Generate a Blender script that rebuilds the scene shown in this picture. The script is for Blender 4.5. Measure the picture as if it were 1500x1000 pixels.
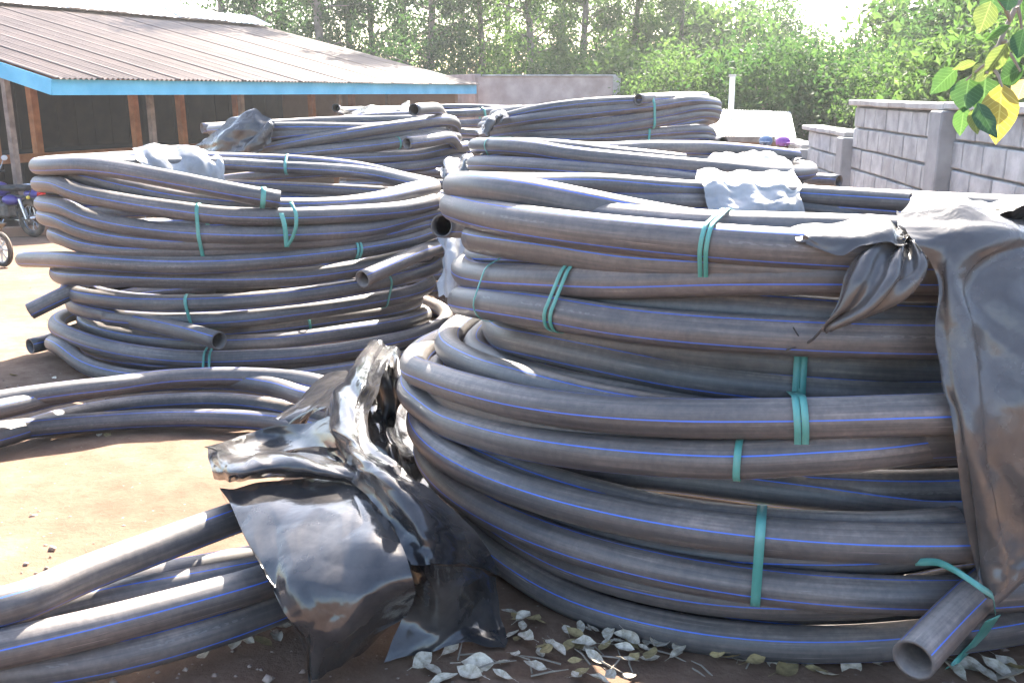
import bpy, math, random
import numpy as np
from mathutils import Vector, Matrix

# ---------------------------------------------------------------- scene, camera, light
scene = bpy.context.scene
for o in list(bpy.data.objects):
    bpy.data.objects.remove(o)
COL = scene.collection
random.seed(4)
RNG = np.random.default_rng(4)

FPX, PITCH, CAMZ, SLOPE = 1400.0, math.radians(14.6), 1.04, 0.08
cam_d = bpy.data.cameras.new('camera')
cam = bpy.data.objects.new('camera', cam_d)
COL.objects.link(cam)
cam.location = (0, 0, CAMZ)
cam.rotation_euler = (math.radians(90) - PITCH, 0, 0)
cam_d.sensor_width = 36.0
cam_d.lens = 36.0 * FPX / 1500.0
cam_d.clip_start = 0.05
cam_d.clip_end = 2000
scene.camera = cam

SUN_AZ, SUN_EL = math.radians(12.0), math.radians(40.0)   # azimuth measured from +Y towards +X
world = bpy.data.worlds.new('World')
scene.world = world
world.use_nodes = True
wn = world.node_tree
wn.nodes.clear()
wo = wn.nodes.new('ShaderNodeOutputWorld')
wb = wn.nodes.new('ShaderNodeBackground')
sk = wn.nodes.new('ShaderNodeTexSky')
sk.sky_type = 'NISHITA'
sk.sun_disc = False
sk.sun_elevation = SUN_EL
sk.sun_rotation = SUN_AZ
sk.air_density = 1.0
sk.dust_density = 2.2
sk.ozone_density = 1.0
wb.inputs['Strength'].default_value = 0.1
wn.links.new(sk.outputs[0], wb.inputs[0])
wn.links.new(wb.outputs[0], wo.inputs[0])

sun_d = bpy.data.lights.new('sun', 'SUN')
sun_d.energy = 5.0
sun_d.angle = math.radians(0.53)
sun_d.color = (1.0, 0.93, 0.82)
sun = bpy.data.objects.new('sun', sun_d)
COL.objects.link(sun)
sdir = Vector((math.sin(SUN_AZ) * math.cos(SUN_EL), math.cos(SUN_AZ) * math.cos(SUN_EL), math.sin(SUN_EL)))
sun.rotation_euler = sdir.to_track_quat('Z', 'Y').to_euler()
sun.location = (3, 5, 12)

scene.view_settings.view_transform = 'Standard'
scene.view_settings.look = 'None'
scene.view_settings.exposure = 2.8
scene.view_settings.gamma = 1.0
scene.view_settings.use_curve_mapping = False
try:
    scene.cycles.adaptive_threshold = 0.03
    scene.cycles.max_bounces = 6
    scene.cycles.diffuse_bounces = 3
    scene.cycles.glossy_bounces = 3
    scene.cycles.transmission_bounces = 4
    scene.cycles.transparent_max_bounces = 6
except Exception:
    pass

# ---------------------------------------------------------------- measuring helpers
CP, SP = math.cos(PITCH), math.sin(PITCH)

def gz(x, y):
    """height of the yard, which falls away from the camera"""
    y = np.asarray(y, float)
    return -SLOPE * np.where(y < 34, y, 34 + (y - 34) * 0.15)

def ray(px, py):
    u, v = (px - 750) / FPX, (py - 500) / FPX
    return np.array([u, CP - v * SP, -(SP + CP * v)])

def gp(px, py, h=0.0):
    """point seen at a photo position that lies h above the sloping yard"""
    d = ray(px, py)
    t = (CAMZ - h) / (-d[2] - SLOPE * d[1])
    return np.array([0, 0, CAMZ]) + d * t

def at_y(px, py, y):
    d = ray(px, py)
    return np.array([0, 0, CAMZ]) + d * (y / d[1])

def on_cyl(px, py, c, R, far=False):
    d = ray(px, py)
    a = d[0] ** 2 + d[1] ** 2
    b = -2 * (d[0] * c[0] + d[1] * c[1])
    q = c[0] ** 2 + c[1] ** 2 - R * R
    disc = max(b * b - 4 * a * q, 0.0)
    t = (-b + (math.sqrt(disc) if far else -math.sqrt(disc))) / (2 * a)
    return np.array([0, 0, CAMZ]) + d * t

# ---------------------------------------------------------------- object helpers
def link(o, parent=None):
    COL.objects.link(o)
    if parent is not None:
        o.parent = parent
    return o

def tag(o, label=None, cat=None, group=None, kind=None):
    if label: o['label'] = label
    if cat: o['category'] = cat
    if group: o['group'] = group
    if kind: o['kind'] = kind
    return o

def empty(name, loc=(0, 0, 0), rz=0.0, label=None, cat=None, group=None):
    o = bpy.data.objects.new(name, None)
    o.location = tuple(float(v) for v in loc)
    o.rotation_euler = (0, 0, rz)
    o.empty_display_size = 0.1
    link(o)
    return tag(o, label, cat, group)

def mesh_np(name, V, F, smooth=True, uv=None):
    """mesh from vertex array and a list of faces / an index array"""
    me = bpy.data.meshes.new(name)
    V = np.asarray(V, float)
    me.from_pydata(V.tolist(), [], F if isinstance(F, list) else np.asarray(F).tolist())
    if uv is not None:
        l = me.uv_layers.new(name='UVMap')
        l.data.foreach_set('uv', np.asarray(uv, np.float32).ravel())
    if smooth:
        me.polygons.foreach_set('use_smooth', [True] * len(me.polygons))
    me.update()
    return me

def obj(name, me, mat=None, parent=None, loc=None):
    o = bpy.data.objects.new(name, me)
    if mat is not None and len(me.materials) == 0:
        me.materials.append(mat)
    if loc is not None:
        o.location = tuple(float(v) for v in loc)
    return link(o, parent)

class MB:
    """collects simple shapes that make up one part"""
    def __init__(self):
        self.V, self.F, self.n = [], [], 0
    def add(self, V, F):
        self.V.append(np.asarray(V, float))
        self.F += [[i + self.n for i in f] for f in F]
        self.n += len(V)
        return self
    def box(self, c, s, rot=None, bev=0.0):
        sx, sy, sz = s[0] / 2, s[1] / 2, s[2] / 2
        if bev <= 0:
            V = np.array([[x, y, z] for x in (-sx, sx) for y in (-sy, sy) for z in (-sz, sz)])
            F = [[0, 1, 3, 2], [4, 6, 7, 5], [0, 4, 5, 1], [2, 3, 7, 6], [0, 2, 6, 4], [1, 5, 7, 3]]
        else:
            b = bev
            V, idx, F = [], {}, []
            for x in (-1, 1):
                for y in (-1, 1):
                    for z in (-1, 1):
                        for a in range(3):
                            p = [x * (sx - b), y * (sy - b), z * (sz - b)]
                            p[a] = (x, y, z)[a] * (sx, sy, sz)[a]
                            idx[(x, y, z, a)] = len(V); V.append(p)
            q = lambda *k: [idx[i] for i in k]
            for s_ in (-1, 1):
                F.append(q((s_, -1, -1, 0), (s_, 1, -1, 0), (s_, 1, 1, 0), (s_, -1, 1, 0)))
                F.append(q((-1, s_, -1, 1), (1, s_, -1, 1), (1, s_, 1, 1), (-1, s_, 1, 1)))
                F.append(q((-1, -1, s_, 2), (1, -1, s_, 2), (1, 1, s_, 2), (-1, 1, s_, 2)))
            for s1 in (-1, 1):
                for s2 in (-1, 1):
                    F.append(q((s1, s2, -1, 0), (s1, s2, 1, 0), (s1, s2, 1, 1), (s1, s2, -1, 1)))
                    F.append(q((s1, -1, s2, 0), (s1, 1, s2, 0), (s1, 1, s2, 2), (s1, -1, s2, 2)))
                    F.append(q((-1, s1, s2, 1), (1, s1, s2, 1), (1, s1, s2, 2), (-1, s1, s2, 2)))
                    for s3 in (-1, 1):
                        F.append(q((s1, s2, s3, 0), (s1, s2, s3, 1), (s1, s2, s3, 2)))
            V = np.array(V)
        if rot is not None:
            V = V @ np.array(rot).T
        return self.add(V + np.array(c), F)
    def bar(self, a, b, w, h=None, up=(0, 0, 1)):
        a, b = np.array(a, float), np.array(b, float)
        d = b - a; L = np.linalg.norm(d); d /= L
        s = np.cross(d, up)
        if np.linalg.norm(s) < 1e-4: s = np.array([1.0, 0, 0])
        s /= np.linalg.norm(s); t = np.cross(s, d)
        return self.box((a + b) / 2, (L, w, h or w), np.column_stack([d, s, t]))
    def tube(self, pts, r, n=8, caps=True):
        pts = np.asarray(pts, float)
        rr = np.broadcast_to(np.asarray(r, float), (len(pts),))
        T = np.gradient(pts, axis=0); T /= np.linalg.norm(T, axis=1)[:, None] + 1e-9
        s = np.cross(T[0], (0, 0, 1))
        if np.linalg.norm(s) < 0.05: s = np.cross(T[0], (1, 0, 0))
        s /= np.linalg.norm(s)
        V = []
        for i in range(len(pts)):
            s = s - T[i] * np.dot(s, T[i]); s /= np.linalg.norm(s)
            w = np.cross(T[i], s)
            for k in range(n):
                a = 2 * math.pi * k / n
                V.append(pts[i] + rr[i] * (math.cos(a) * s + math.sin(a) * w))
        F = [[i * n + k, i * n + (k + 1) % n, (i + 1) * n + (k + 1) % n, (i + 1) * n + k]
             for i in range(len(pts) - 1) for k in range(n)]
        if caps:
            F.append(list(range(n))[::-1]); F.append([(len(pts) - 1) * n + k for k in range(n)])
        return self.add(V, F)
    def torus(self, c, ax, R, r, n=28, m=8, sq=1.0):
        ax = np.array(ax, float); ax /= np.linalg.norm(ax)
        a = np.cross(ax, (0, 0, 1))
        if np.linalg.norm(a) < 0.05: a = np.array([1.0, 0, 0])
        a /= np.linalg.norm(a); b = np.cross(ax, a)
        V, F = [], []
        for i in range(n):
            t = 2 * math.pi * i / n
            e = math.cos(t) * a + math.sin(t) * b
            for k in range(m):
                p = 2 * math.pi * k / m
                V.append(np.array(c) + e * (R + r * math.cos(p)) + ax * r * sq * math.sin(p))
        for i in range(n):
            for k in range(m):
                F.append([i * m + k, i * m + (k + 1) % m, ((i + 1) % n) * m + (k + 1) % m, ((i + 1) % n) * m + k])
        return self.add(V, F)
    def ell(self, c, s, n=14, m=9, rot=None):
        V, F = [], []
        for i in range(m + 1):
            a = math.pi * i / m
            for k in range(n):
                b = 2 * math.pi * k / n
                V.append([s[0] * math.sin(a) * math.cos(b), s[1] * math.sin(a) * math.sin(b), s[2] * math.cos(a)])
        for i in range(m):
            for k in range(n):
                F.append([i * n + k, (i + 1) * n + k, (i + 1) * n + (k + 1) % n, i * n + (k + 1) % n])
        V = np.array(V)
        if rot is not None: V = V @ np.array(rot).T
        return self.add(V + np.array(c), F)
    def mesh(self, name, smooth=False):
        me = mesh_np(name, np.vstack(self.V), self.F, smooth)
        if smooth:
            try: me.set_sharp_from_angle(angle=math.radians(40))
            except Exception: pass
        return me
    def build(self, name, mat, parent=None, smooth=False, loc=None):
        return obj(name, self.mesh(name, smooth), mat, parent, loc)

# ---------------------------------------------------------------- materials
def nmat(name):
    m = bpy.data.materials.new(name); m.use_nodes = True
    nt = m.node_tree
    b = nt.nodes['Principled BSDF']
    return m, nt, b

def N(nt, t, **kw):
    n = nt.nodes.new(t)
    for k, v in kw.items():
        if k in n.inputs.keys() if isinstance(k, str) else False:
            n.inputs[k].default_value = v
        else:
            setattr(n, k, v)
    return n

def ramp(nt, fac, stops):
    r = nt.nodes.new('ShaderNodeValToRGB')
    e = r.color_ramp.elements
    while len(e) < len(stops): e.new(0.5)
    for i, (p, c) in enumerate(stops):
        e[i].position = p
        e[i].color = c if len(c) == 4 else (*c, 1)
    nt.links.new(fac, r.inputs[0])
    return r.outputs[0]

def noise(nt, vec, scale, detail=5, rough=0.55, dist=0.0):
    n = nt.nodes.new('ShaderNodeTexNoise')
    n.inputs['Scale'].default_value = scale
    n.inputs['Detail'].default_value = detail
    n.inputs['Roughness'].default_value = rough
    n.inputs['Distortion'].default_value = dist
    if vec is not None: nt.links.new(vec, n.inputs['Vector'])
    return n.outputs['Fac']

def mixc(nt, fac, a, b, mode='MIX'):
    m = nt.nodes.new('ShaderNodeMix'); m.data_type = 'RGBA'; m.blend_type = mode
    for s, v in ((m.inputs[0], fac), (m.inputs[6], a), (m.inputs[7], b)):
        if hasattr(v, 'is_output'): nt.links.new(v, s)
        elif isinstance(v, (int, float)): s.default_value = v
        else: s.default_value = (*v, 1) if len(v) == 3 else v
    return m.outputs[2]

def mth(nt, op, a, b=None, c=None):
    m = nt.nodes.new('ShaderNodeMath'); m.operation = op
    for i, v in enumerate((a, b, c)):
        if v is None: continue
        if hasattr(v, 'is_output'): nt.links.new(v, m.inputs[i])
        else: m.inputs[i].default_value = v
    return m.outputs[0]

def bump(nt, b, h, strength=0.3, dist=0.01):
    n = nt.nodes.new('ShaderNodeBump')
    n.inputs['Strength'].default_value = strength
    n.inputs['Distance'].default_value = dist
    nt.links.new(h, n.inputs['Height'])
    nt.links.new(n.outputs[0], b.inputs['Normal'])

def coords(nt, which='Object'):
    return nt.nodes.new('ShaderNodeTexCoord').outputs[which]

def rnd(nt):
    return nt.nodes.new('ShaderNodeObjectInfo').outputs['Random']

def simple(name, c1, c2, scale=4.0, rough=0.7, bump_s=0.0, metal=0.0, var=0.0, spec=0.5, lo=0.35, hi=0.65, geo=False):
    m, nt, b = nmat(name)
    if geo: vec = nt.nodes.new('ShaderNodeNewGeometry').outputs['Position']
    else: vec = coords(nt)
    n = noise(nt, vec, scale)
    c = ramp(nt, n, [(lo, c1), (hi, c2)])
    if var > 0:
        f = mth(nt, 'MULTIPLY_ADD', rnd(nt), 2 * var, 1 - var)
        h = nt.nodes.new('ShaderNodeHueSaturation')
        nt.links.new(f, h.inputs['Value']); nt.links.new(c, h.inputs['Color']); c = h.outputs[0]
    nt.links.new(c, b.inputs['Base Color'])
    b.inputs['Roughness'].default_value = rough
    b.inputs['Metallic'].default_value = metal
    b.inputs['Specular IOR Level'].default_value = spec
    if bump_s > 0:
        bump(nt, b, noise(nt, vec, scale * 6, 6), bump_s, 0.01)
    return m

def pipe_material():
    m, nt, b = nmat('black_polyethylene_pipe')
    uv = coords(nt, 'UV')
    sep = nt.nodes.new('ShaderNodeSeparateXYZ'); nt.links.new(uv, sep.inputs[0])
    geo = nt.nodes.new('ShaderNodeNewGeometry').outputs['Position']
    # four blue marking stripes round the pipe
    fr = mth(nt, 'FRACT', mth(nt, 'MULTIPLY', sep.outputs[0], 4.0))
    d = mth(nt, 'ABSOLUTE', mth(nt, 'SUBTRACT', fr, 0.5))
    fade = noise(nt, geo, 6.0, 3)
    wid = mth(nt, 'MULTIPLY_ADD', fade, 0.014, 0.0135)
    stripe = mth(nt, 'LESS_THAN', d, wid)
    # dust smeared along the pipe
    cmb = nt.nodes.new('ShaderNodeCombineXYZ')
    nt.links.new(mth(nt, 'MULTIPLY', sep.outputs[0], 7.0), cmb.inputs[0])
    nt.links.new(mth(nt, 'MULTIPLY', sep.outputs[1], 0.7), cmb.inputs[1])
    nt.links.new(mth(nt, 'MULTIPLY', rnd(nt), 40.0), cmb.inputs[2])
    streak = noise(nt, cmb.outputs[0], 3.0, 4, 0.6)
    patch = noise(nt, geo, 2.2, 3, 0.6)
    fine = noise(nt, geo, 55.0, 2, 0.7)
    dust_toplight = mth(nt, 'ADD', mth(nt, 'MULTIPLY', streak, 0.6), mth(nt, 'MULTIPLY', patch, 0.5))
    dust_toplight = mth(nt, 'ADD', dust_toplight, mth(nt, 'MULTIPLY', mth(nt, 'SUBTRACT', fine, 0.5), 0.25))
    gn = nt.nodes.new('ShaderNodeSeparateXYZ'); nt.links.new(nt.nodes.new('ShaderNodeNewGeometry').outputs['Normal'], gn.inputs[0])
    toplight = mth(nt, 'MULTIPLY', mth(nt, 'POWER', mth(nt, 'MAXIMUM', gn.outputs[2], 0.0), 2.0), mth(nt, 'MULTIPLY', patch, 0.34))
    dust_toplight = mth(nt, 'ADD', dust_toplight, toplight)          # upper side painted lighter to imitate sun on the tops
    base = ramp(nt, dust_toplight, [(0.34, (0.046, 0.045, 0.048)), (0.52, (0.082, 0.076, 0.074)), (0.68, (0.145, 0.126, 0.115)), (0.88, (0.32, 0.265, 0.23))])
    blue = mixc(nt, mth(nt, 'MULTIPLY', patch, 0.5), (0.035, 0.13, 0.66), (0.10, 0.19, 0.50))
    c = mixc(nt, stripe, base, blue)
    # scuffs
    cmb2 = nt.nodes.new('ShaderNodeCombineXYZ')
    nt.links.new(mth(nt, 'MULTIPLY', sep.outputs[0], 30.0), cmb2.inputs[0])
    nt.links.new(mth(nt, 'MULTIPLY', sep.outputs[1], 2.2), cmb2.inputs[1])
    nt.links.new(mth(nt, 'MULTIPLY', rnd(nt), 17.0), cmb2.inputs[2])
    sc = noise(nt, cmb2.outputs[0], 2.0, 3, 0.6)
    scm = ramp(nt, sc, [(0.66, (0, 0, 0)), (0.74, (1, 1, 1))])
    c = mixc(nt, mth(nt, 'MULTIPLY', scm, 0.6), c, (0.36, 0.31, 0.28))
    # faint factory print running along the pipe
    pu = mth(nt, 'ABSOLUTE', mth(nt, 'SUBTRACT', mth(nt, 'FRACT', sep.outputs[0]), 0.27))
    cmb3 = nt.nodes.new('ShaderNodeCombineXYZ')
    nt.links.new(mth(nt, 'MULTIPLY', sep.outputs[0], 60.0), cmb3.inputs[0]); nt.links.new(mth(nt, 'MULTIPLY', sep.outputs[1], 75.0), cmb3.inputs[1])
    glyph = mth(nt, 'GREATER_THAN', noise(nt, cmb3.outputs[0], 1.0, 0), 0.52)
    cmb4 = nt.nodes.new('ShaderNodeCombineXYZ'); nt.links.new(mth(nt, 'MULTIPLY', sep.outputs[1], 3.0), cmb4.inputs[1])
    word = mth(nt, 'GREATER_THAN', noise(nt, cmb4.outputs[0], 1.0, 1), 0.53)
    pm_ = mth(nt, 'MULTIPLY', mth(nt, 'LESS_THAN', pu, 0.011), mth(nt, 'MULTIPLY', glyph, word))
    c = mixc(nt, mth(nt, 'MULTIPLY', pm_, 0.12), c, (0.5, 0.48, 0.45))
    nt.links.new(c, b.inputs['Base Color'])
    r = mth(nt, 'MULTIPLY_ADD', dust_toplight, 0.36, 0.26)
    nt.links.new(r, b.inputs['Roughness'])
    b.inputs['Specular IOR Level'].default_value = 0.5
    bump(nt, b, mth(nt, 'ADD', mth(nt, 'MULTIPLY', streak, 0.6), mth(nt, 'MULTIPLY', fine, 0.25)), 0.12, 0.006)
    return m

M = {}
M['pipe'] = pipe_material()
M['strap'] = simple('green_packing_strap', (0.06, 0.24, 0.20), (0.12, 0.34, 0.30), 9, 0.42, 0.1)
M['timber'] = simple('reddish_timber', (0.26, 0.095, 0.032), (0.42, 0.165, 0.06), 5, 0.75, 0.2, var=0.2)
M['grey_timber'] = simple('weathered_timber', (0.15, 0.11, 0.09), (0.27, 0.21, 0.17), 6, 0.8, 0.2)
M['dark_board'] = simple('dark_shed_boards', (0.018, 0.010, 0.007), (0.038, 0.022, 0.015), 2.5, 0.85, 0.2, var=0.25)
M['blue_paint'] = simple('blue_painted_fascia', (0.07, 0.36, 0.56), (0.12, 0.46, 0.66), 2.5, 0.55, 0.1)
M['roof'] = simple('dusty_brown_roof_sheet', (0.092, 0.059, 0.042), (0.130, 0.087, 0.065), 0.9, 0.5, 0.05, var=0.08)
M['roof_white'] = simple('pale_roof_sheet', (0.62, 0.64, 0.66), (0.80, 0.80, 0.79), 1.2, 0.4, 0.05)
M['brown_wall'] = simple('brown_plaster', (0.27, 0.15, 0.09), (0.36, 0.21, 0.13), 1.4, 0.85, 0.2)
M['pink_wall'] = simple('pink_grey_render', (0.30, 0.235, 0.215), (0.44, 0.36, 0.335), 2.2, 0.9, 0.3, geo=True)
M['block'] = simple('grey_concrete_block', (0.275, 0.278, 0.277), (0.44, 0.44, 0.435), 5.0, 0.9, 0.5, var=0.14, geo=True)
M['mortar'] = simple('mortar', (0.22, 0.215, 0.21), (0.32, 0.31, 0.30), 8, 0.95, 0.5)
M['pillar'] = simple('cement_pillar', (0.20, 0.202, 0.205), (0.34, 0.34, 0.34), 2.4, 0.9, 0.5, geo=True)
M['coping'] = simple('cement_coping', (0.27, 0.26, 0.25), (0.40, 0.385, 0.37), 4, 0.9, 0.5, geo=True)

# ---------------------------------------------------------------- the yard
def ground_material():
    m, nt, b = nmat('dusty_red_earth')
    p = nt.nodes.new('ShaderNodeNewGeometry').outputs['Position']
    a = noise(nt, p, 0.55, 6, 0.6)
    f = noise(nt, p, 9.0, 8, 0.65)
    g = noise(nt, p, 60.0, 4, 0.7)
    s = mth(nt, 'ADD', mth(nt, 'MULTIPLY', a, 0.55), mth(nt, 'ADD', mth(nt, 'MULTIPLY', f, 0.35), mth(nt, 'MULTIPLY', g, 0.15)))
    c = ramp(nt, s, [(0.40, (0.110, 0.064, 0.042)), (0.53, (0.165, 0.104, 0.070)), (0.64, (0.235, 0.160, 0.110))])
    v = nt.nodes.new('ShaderNodeTexVoronoi'); v.inputs['Scale'].default_value = 38.0
    nt.links.new(p, v.inputs['Vector'])
    peb = ramp(nt, v.outputs['Distance'], [(0.10, (1, 1, 1)), (0.17, (0, 0, 0))])
    msk = ramp(nt, noise(nt, p, 14.0, 2), [(0.57, (0, 0, 0)), (0.62, (1, 1, 1))])
    c = mixc(nt, mth(nt, 'MULTIPLY', mth(nt, 'MULTIPLY', peb, msk), 0.6), c, (0.40, 0.33, 0.28))
    nt.links.new(c, b.inputs['Base Color'])
    b.inputs['Roughness'].default_value = 0.95
    b.inputs['Specular IOR Level'].default_value = 0.15
    h = mth(nt, 'ADD', mth(nt, 'MULTIPLY', f, 0.7), mth(nt, 'ADD', mth(nt, 'MULTIPLY', g, 0.35), mth(nt, 'MULTIPLY', mth(nt, 'MULTIPLY', peb, msk), 0.3)))
    bump(nt, b, h, 0.55, 0.02)
    return m

def build_ground():
    xs = np.concatenate([np.linspace(-300, -12, 14), np.arange(-11.5, 6.01, 0.125), np.linspace(7, 300, 16)])
    ys = np.concatenate([np.linspace(-40, -2, 6), np.arange(-1, 13.01, 0.125), np.arange(13.5, 40, 0.75), np.linspace(42, 600, 16)])
    X, Y = np.meshgrid(xs, ys)
    Z = gz(X, Y)
    w = (0.010 * np.sin(X * 2.3 + 1.3 * np.sin(Y * 1.7)) + 0.008 * np.sin(Y * 3.1 + X * 0.8) + 0.005 * np.sin(X * 7.1 + Y * 5.3) + 0.004 * np.sin(X * 13.0 - Y * 9.7))
    foot = 0.004 * np.sin(X * 19 + 2 * np.sin(Y * 4)) * np.sin(Y * 17 + 3 * np.sin(X * 3)) + 0.003 * np.sin(X * 31 - Y * 23)
    Z = Z + w * 0.55 + np.where(Y < 13, foot, 0)
    n, m_ = X.shape
    V = np.column_stack([X.ravel(), Y.ravel(), Z.ravel()])
    I = np.arange(n * m_).reshape(n, m_)
    F = np.stack([I[:-1, :-1], I[:-1, 1:], I[1:, 1:], I[1:, :-1]], -1).reshape(-1, 4)
    o = obj('ground', mesh_np('ground', V, F), ground_material())
    tag(o, kind='structure')
build_ground()

# ---------------------------------------------------------------- boundary wall of blocks on the right
def build_boundary_wall():
    k, x0 = 0.10, 2.95
    L = math.hypot(1, k)
    tdir = np.array([k / L, 1 / L, 0]); nrm = np.array([-1 / L, k / L, 0])       # nrm points into the yard
    rz = math.atan2(tdir[1], tdir[0])
    R = np.column_stack([tdir, -nrm, [0, 0, 1]])
    root = empty('boundary_wall', (x0 + k * 10, 10, gz(0, 10)), 0,
                 'long grey concrete block wall with pillars and stepped coping on the right', 'wall')
    off = np.array(root.location)
    course, blen = 0.235, 0.44
    bm = MB().box((0, 0, 0), (blen - 0.018, 0.16, course - 0.022), None, 0.008).mesh('block')
    bm.materials.append(M['block'])
    segs = [(-1.2, 2.4, -0.06), (2.4, 5.3, -0.10), (5.3, 8.25, -0.14), (8.25, 11.6, -0.15), (11.6, 14.2, -0.52), (14.2, 16.5, -0.80), (16.5, 19.2, -1.05), (19.2, 22.5, -1.3)]
    for (ya, yb, zt) in segs:
        zt = zt + CAMZ
        zb = float(gz(0, yb)) - 0.1
        pa = np.array([x0 + k * ya, ya, 0]); pb = np.array([x0 + k * yb, yb, 0])
        ln = np.linalg.norm(pb - pa)
        mid = (pa + pb) / 2
        MB().box(mid - off + np.array([0, 0, (zt + zb) / 2]) - nrm * 0.02, (ln, 0.12, zt - zb), R).build('mortar_core', M['mortar'], root)
        # coping slab with a slight uneven overhang
        cp = MB()
        nseg = 6
        for i in range(nseg):
            f0, f1 = i / nseg, (i + 1) / nseg
            cc = pa + (pb - pa) * (f0 + f1) / 2
            cp.box(cc - off + np.array([0, 0, zt + 0.03 + random.uniform(-.004, .004)]) + nrm * random.uniform(-.012, .012), (ln / nseg + .001 + random.uniform(0, .01), 0.30, 0.065), R, 0.012)
        cp.build('coping', M['coping'], root)
        nc = int((zt - zb) / course)
        for r in range(nc):
            zc = zt - 0.012 - course * (r + 0.5)
            sh = (0.5 if r % 2 else 0.0) * blen
            q = 0.16 - sh
            while q < ln - 0.16:
                s0, s1 = max(q, 0.14), min(q + blen, ln - 0.14)
                if s1 - s0 > 0.08:
                    o = bpy.data.objects.new('block', bm)
                    P = pa + tdir * ((s0 + s1) / 2) + nrm * (0.006 + random.uniform(-.004, .006)) - off
                    o.location = (P[0], P[1], zc + random.uniform(-.003, .003) - off[2])
                    o.rotation_euler = (random.uniform(-.006, .006), random.uniform(-.006, .006), rz)
                    o.scale = ((s1 - s0) / blen, 1, 1)
                    if ya > 5: link(o, root)
                q += blen
        # pillar at the near end of each bay
        pz = zt + 0.0
        MB().box(pa + np.array([0, 0, (pz + zb) / 2]) + nrm * 0.05 - off, (0.30, 0.32, pz - zb), R, 0.012).build('pillar', M['pillar'], root)
    return root
build_boundary_wall()

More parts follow.
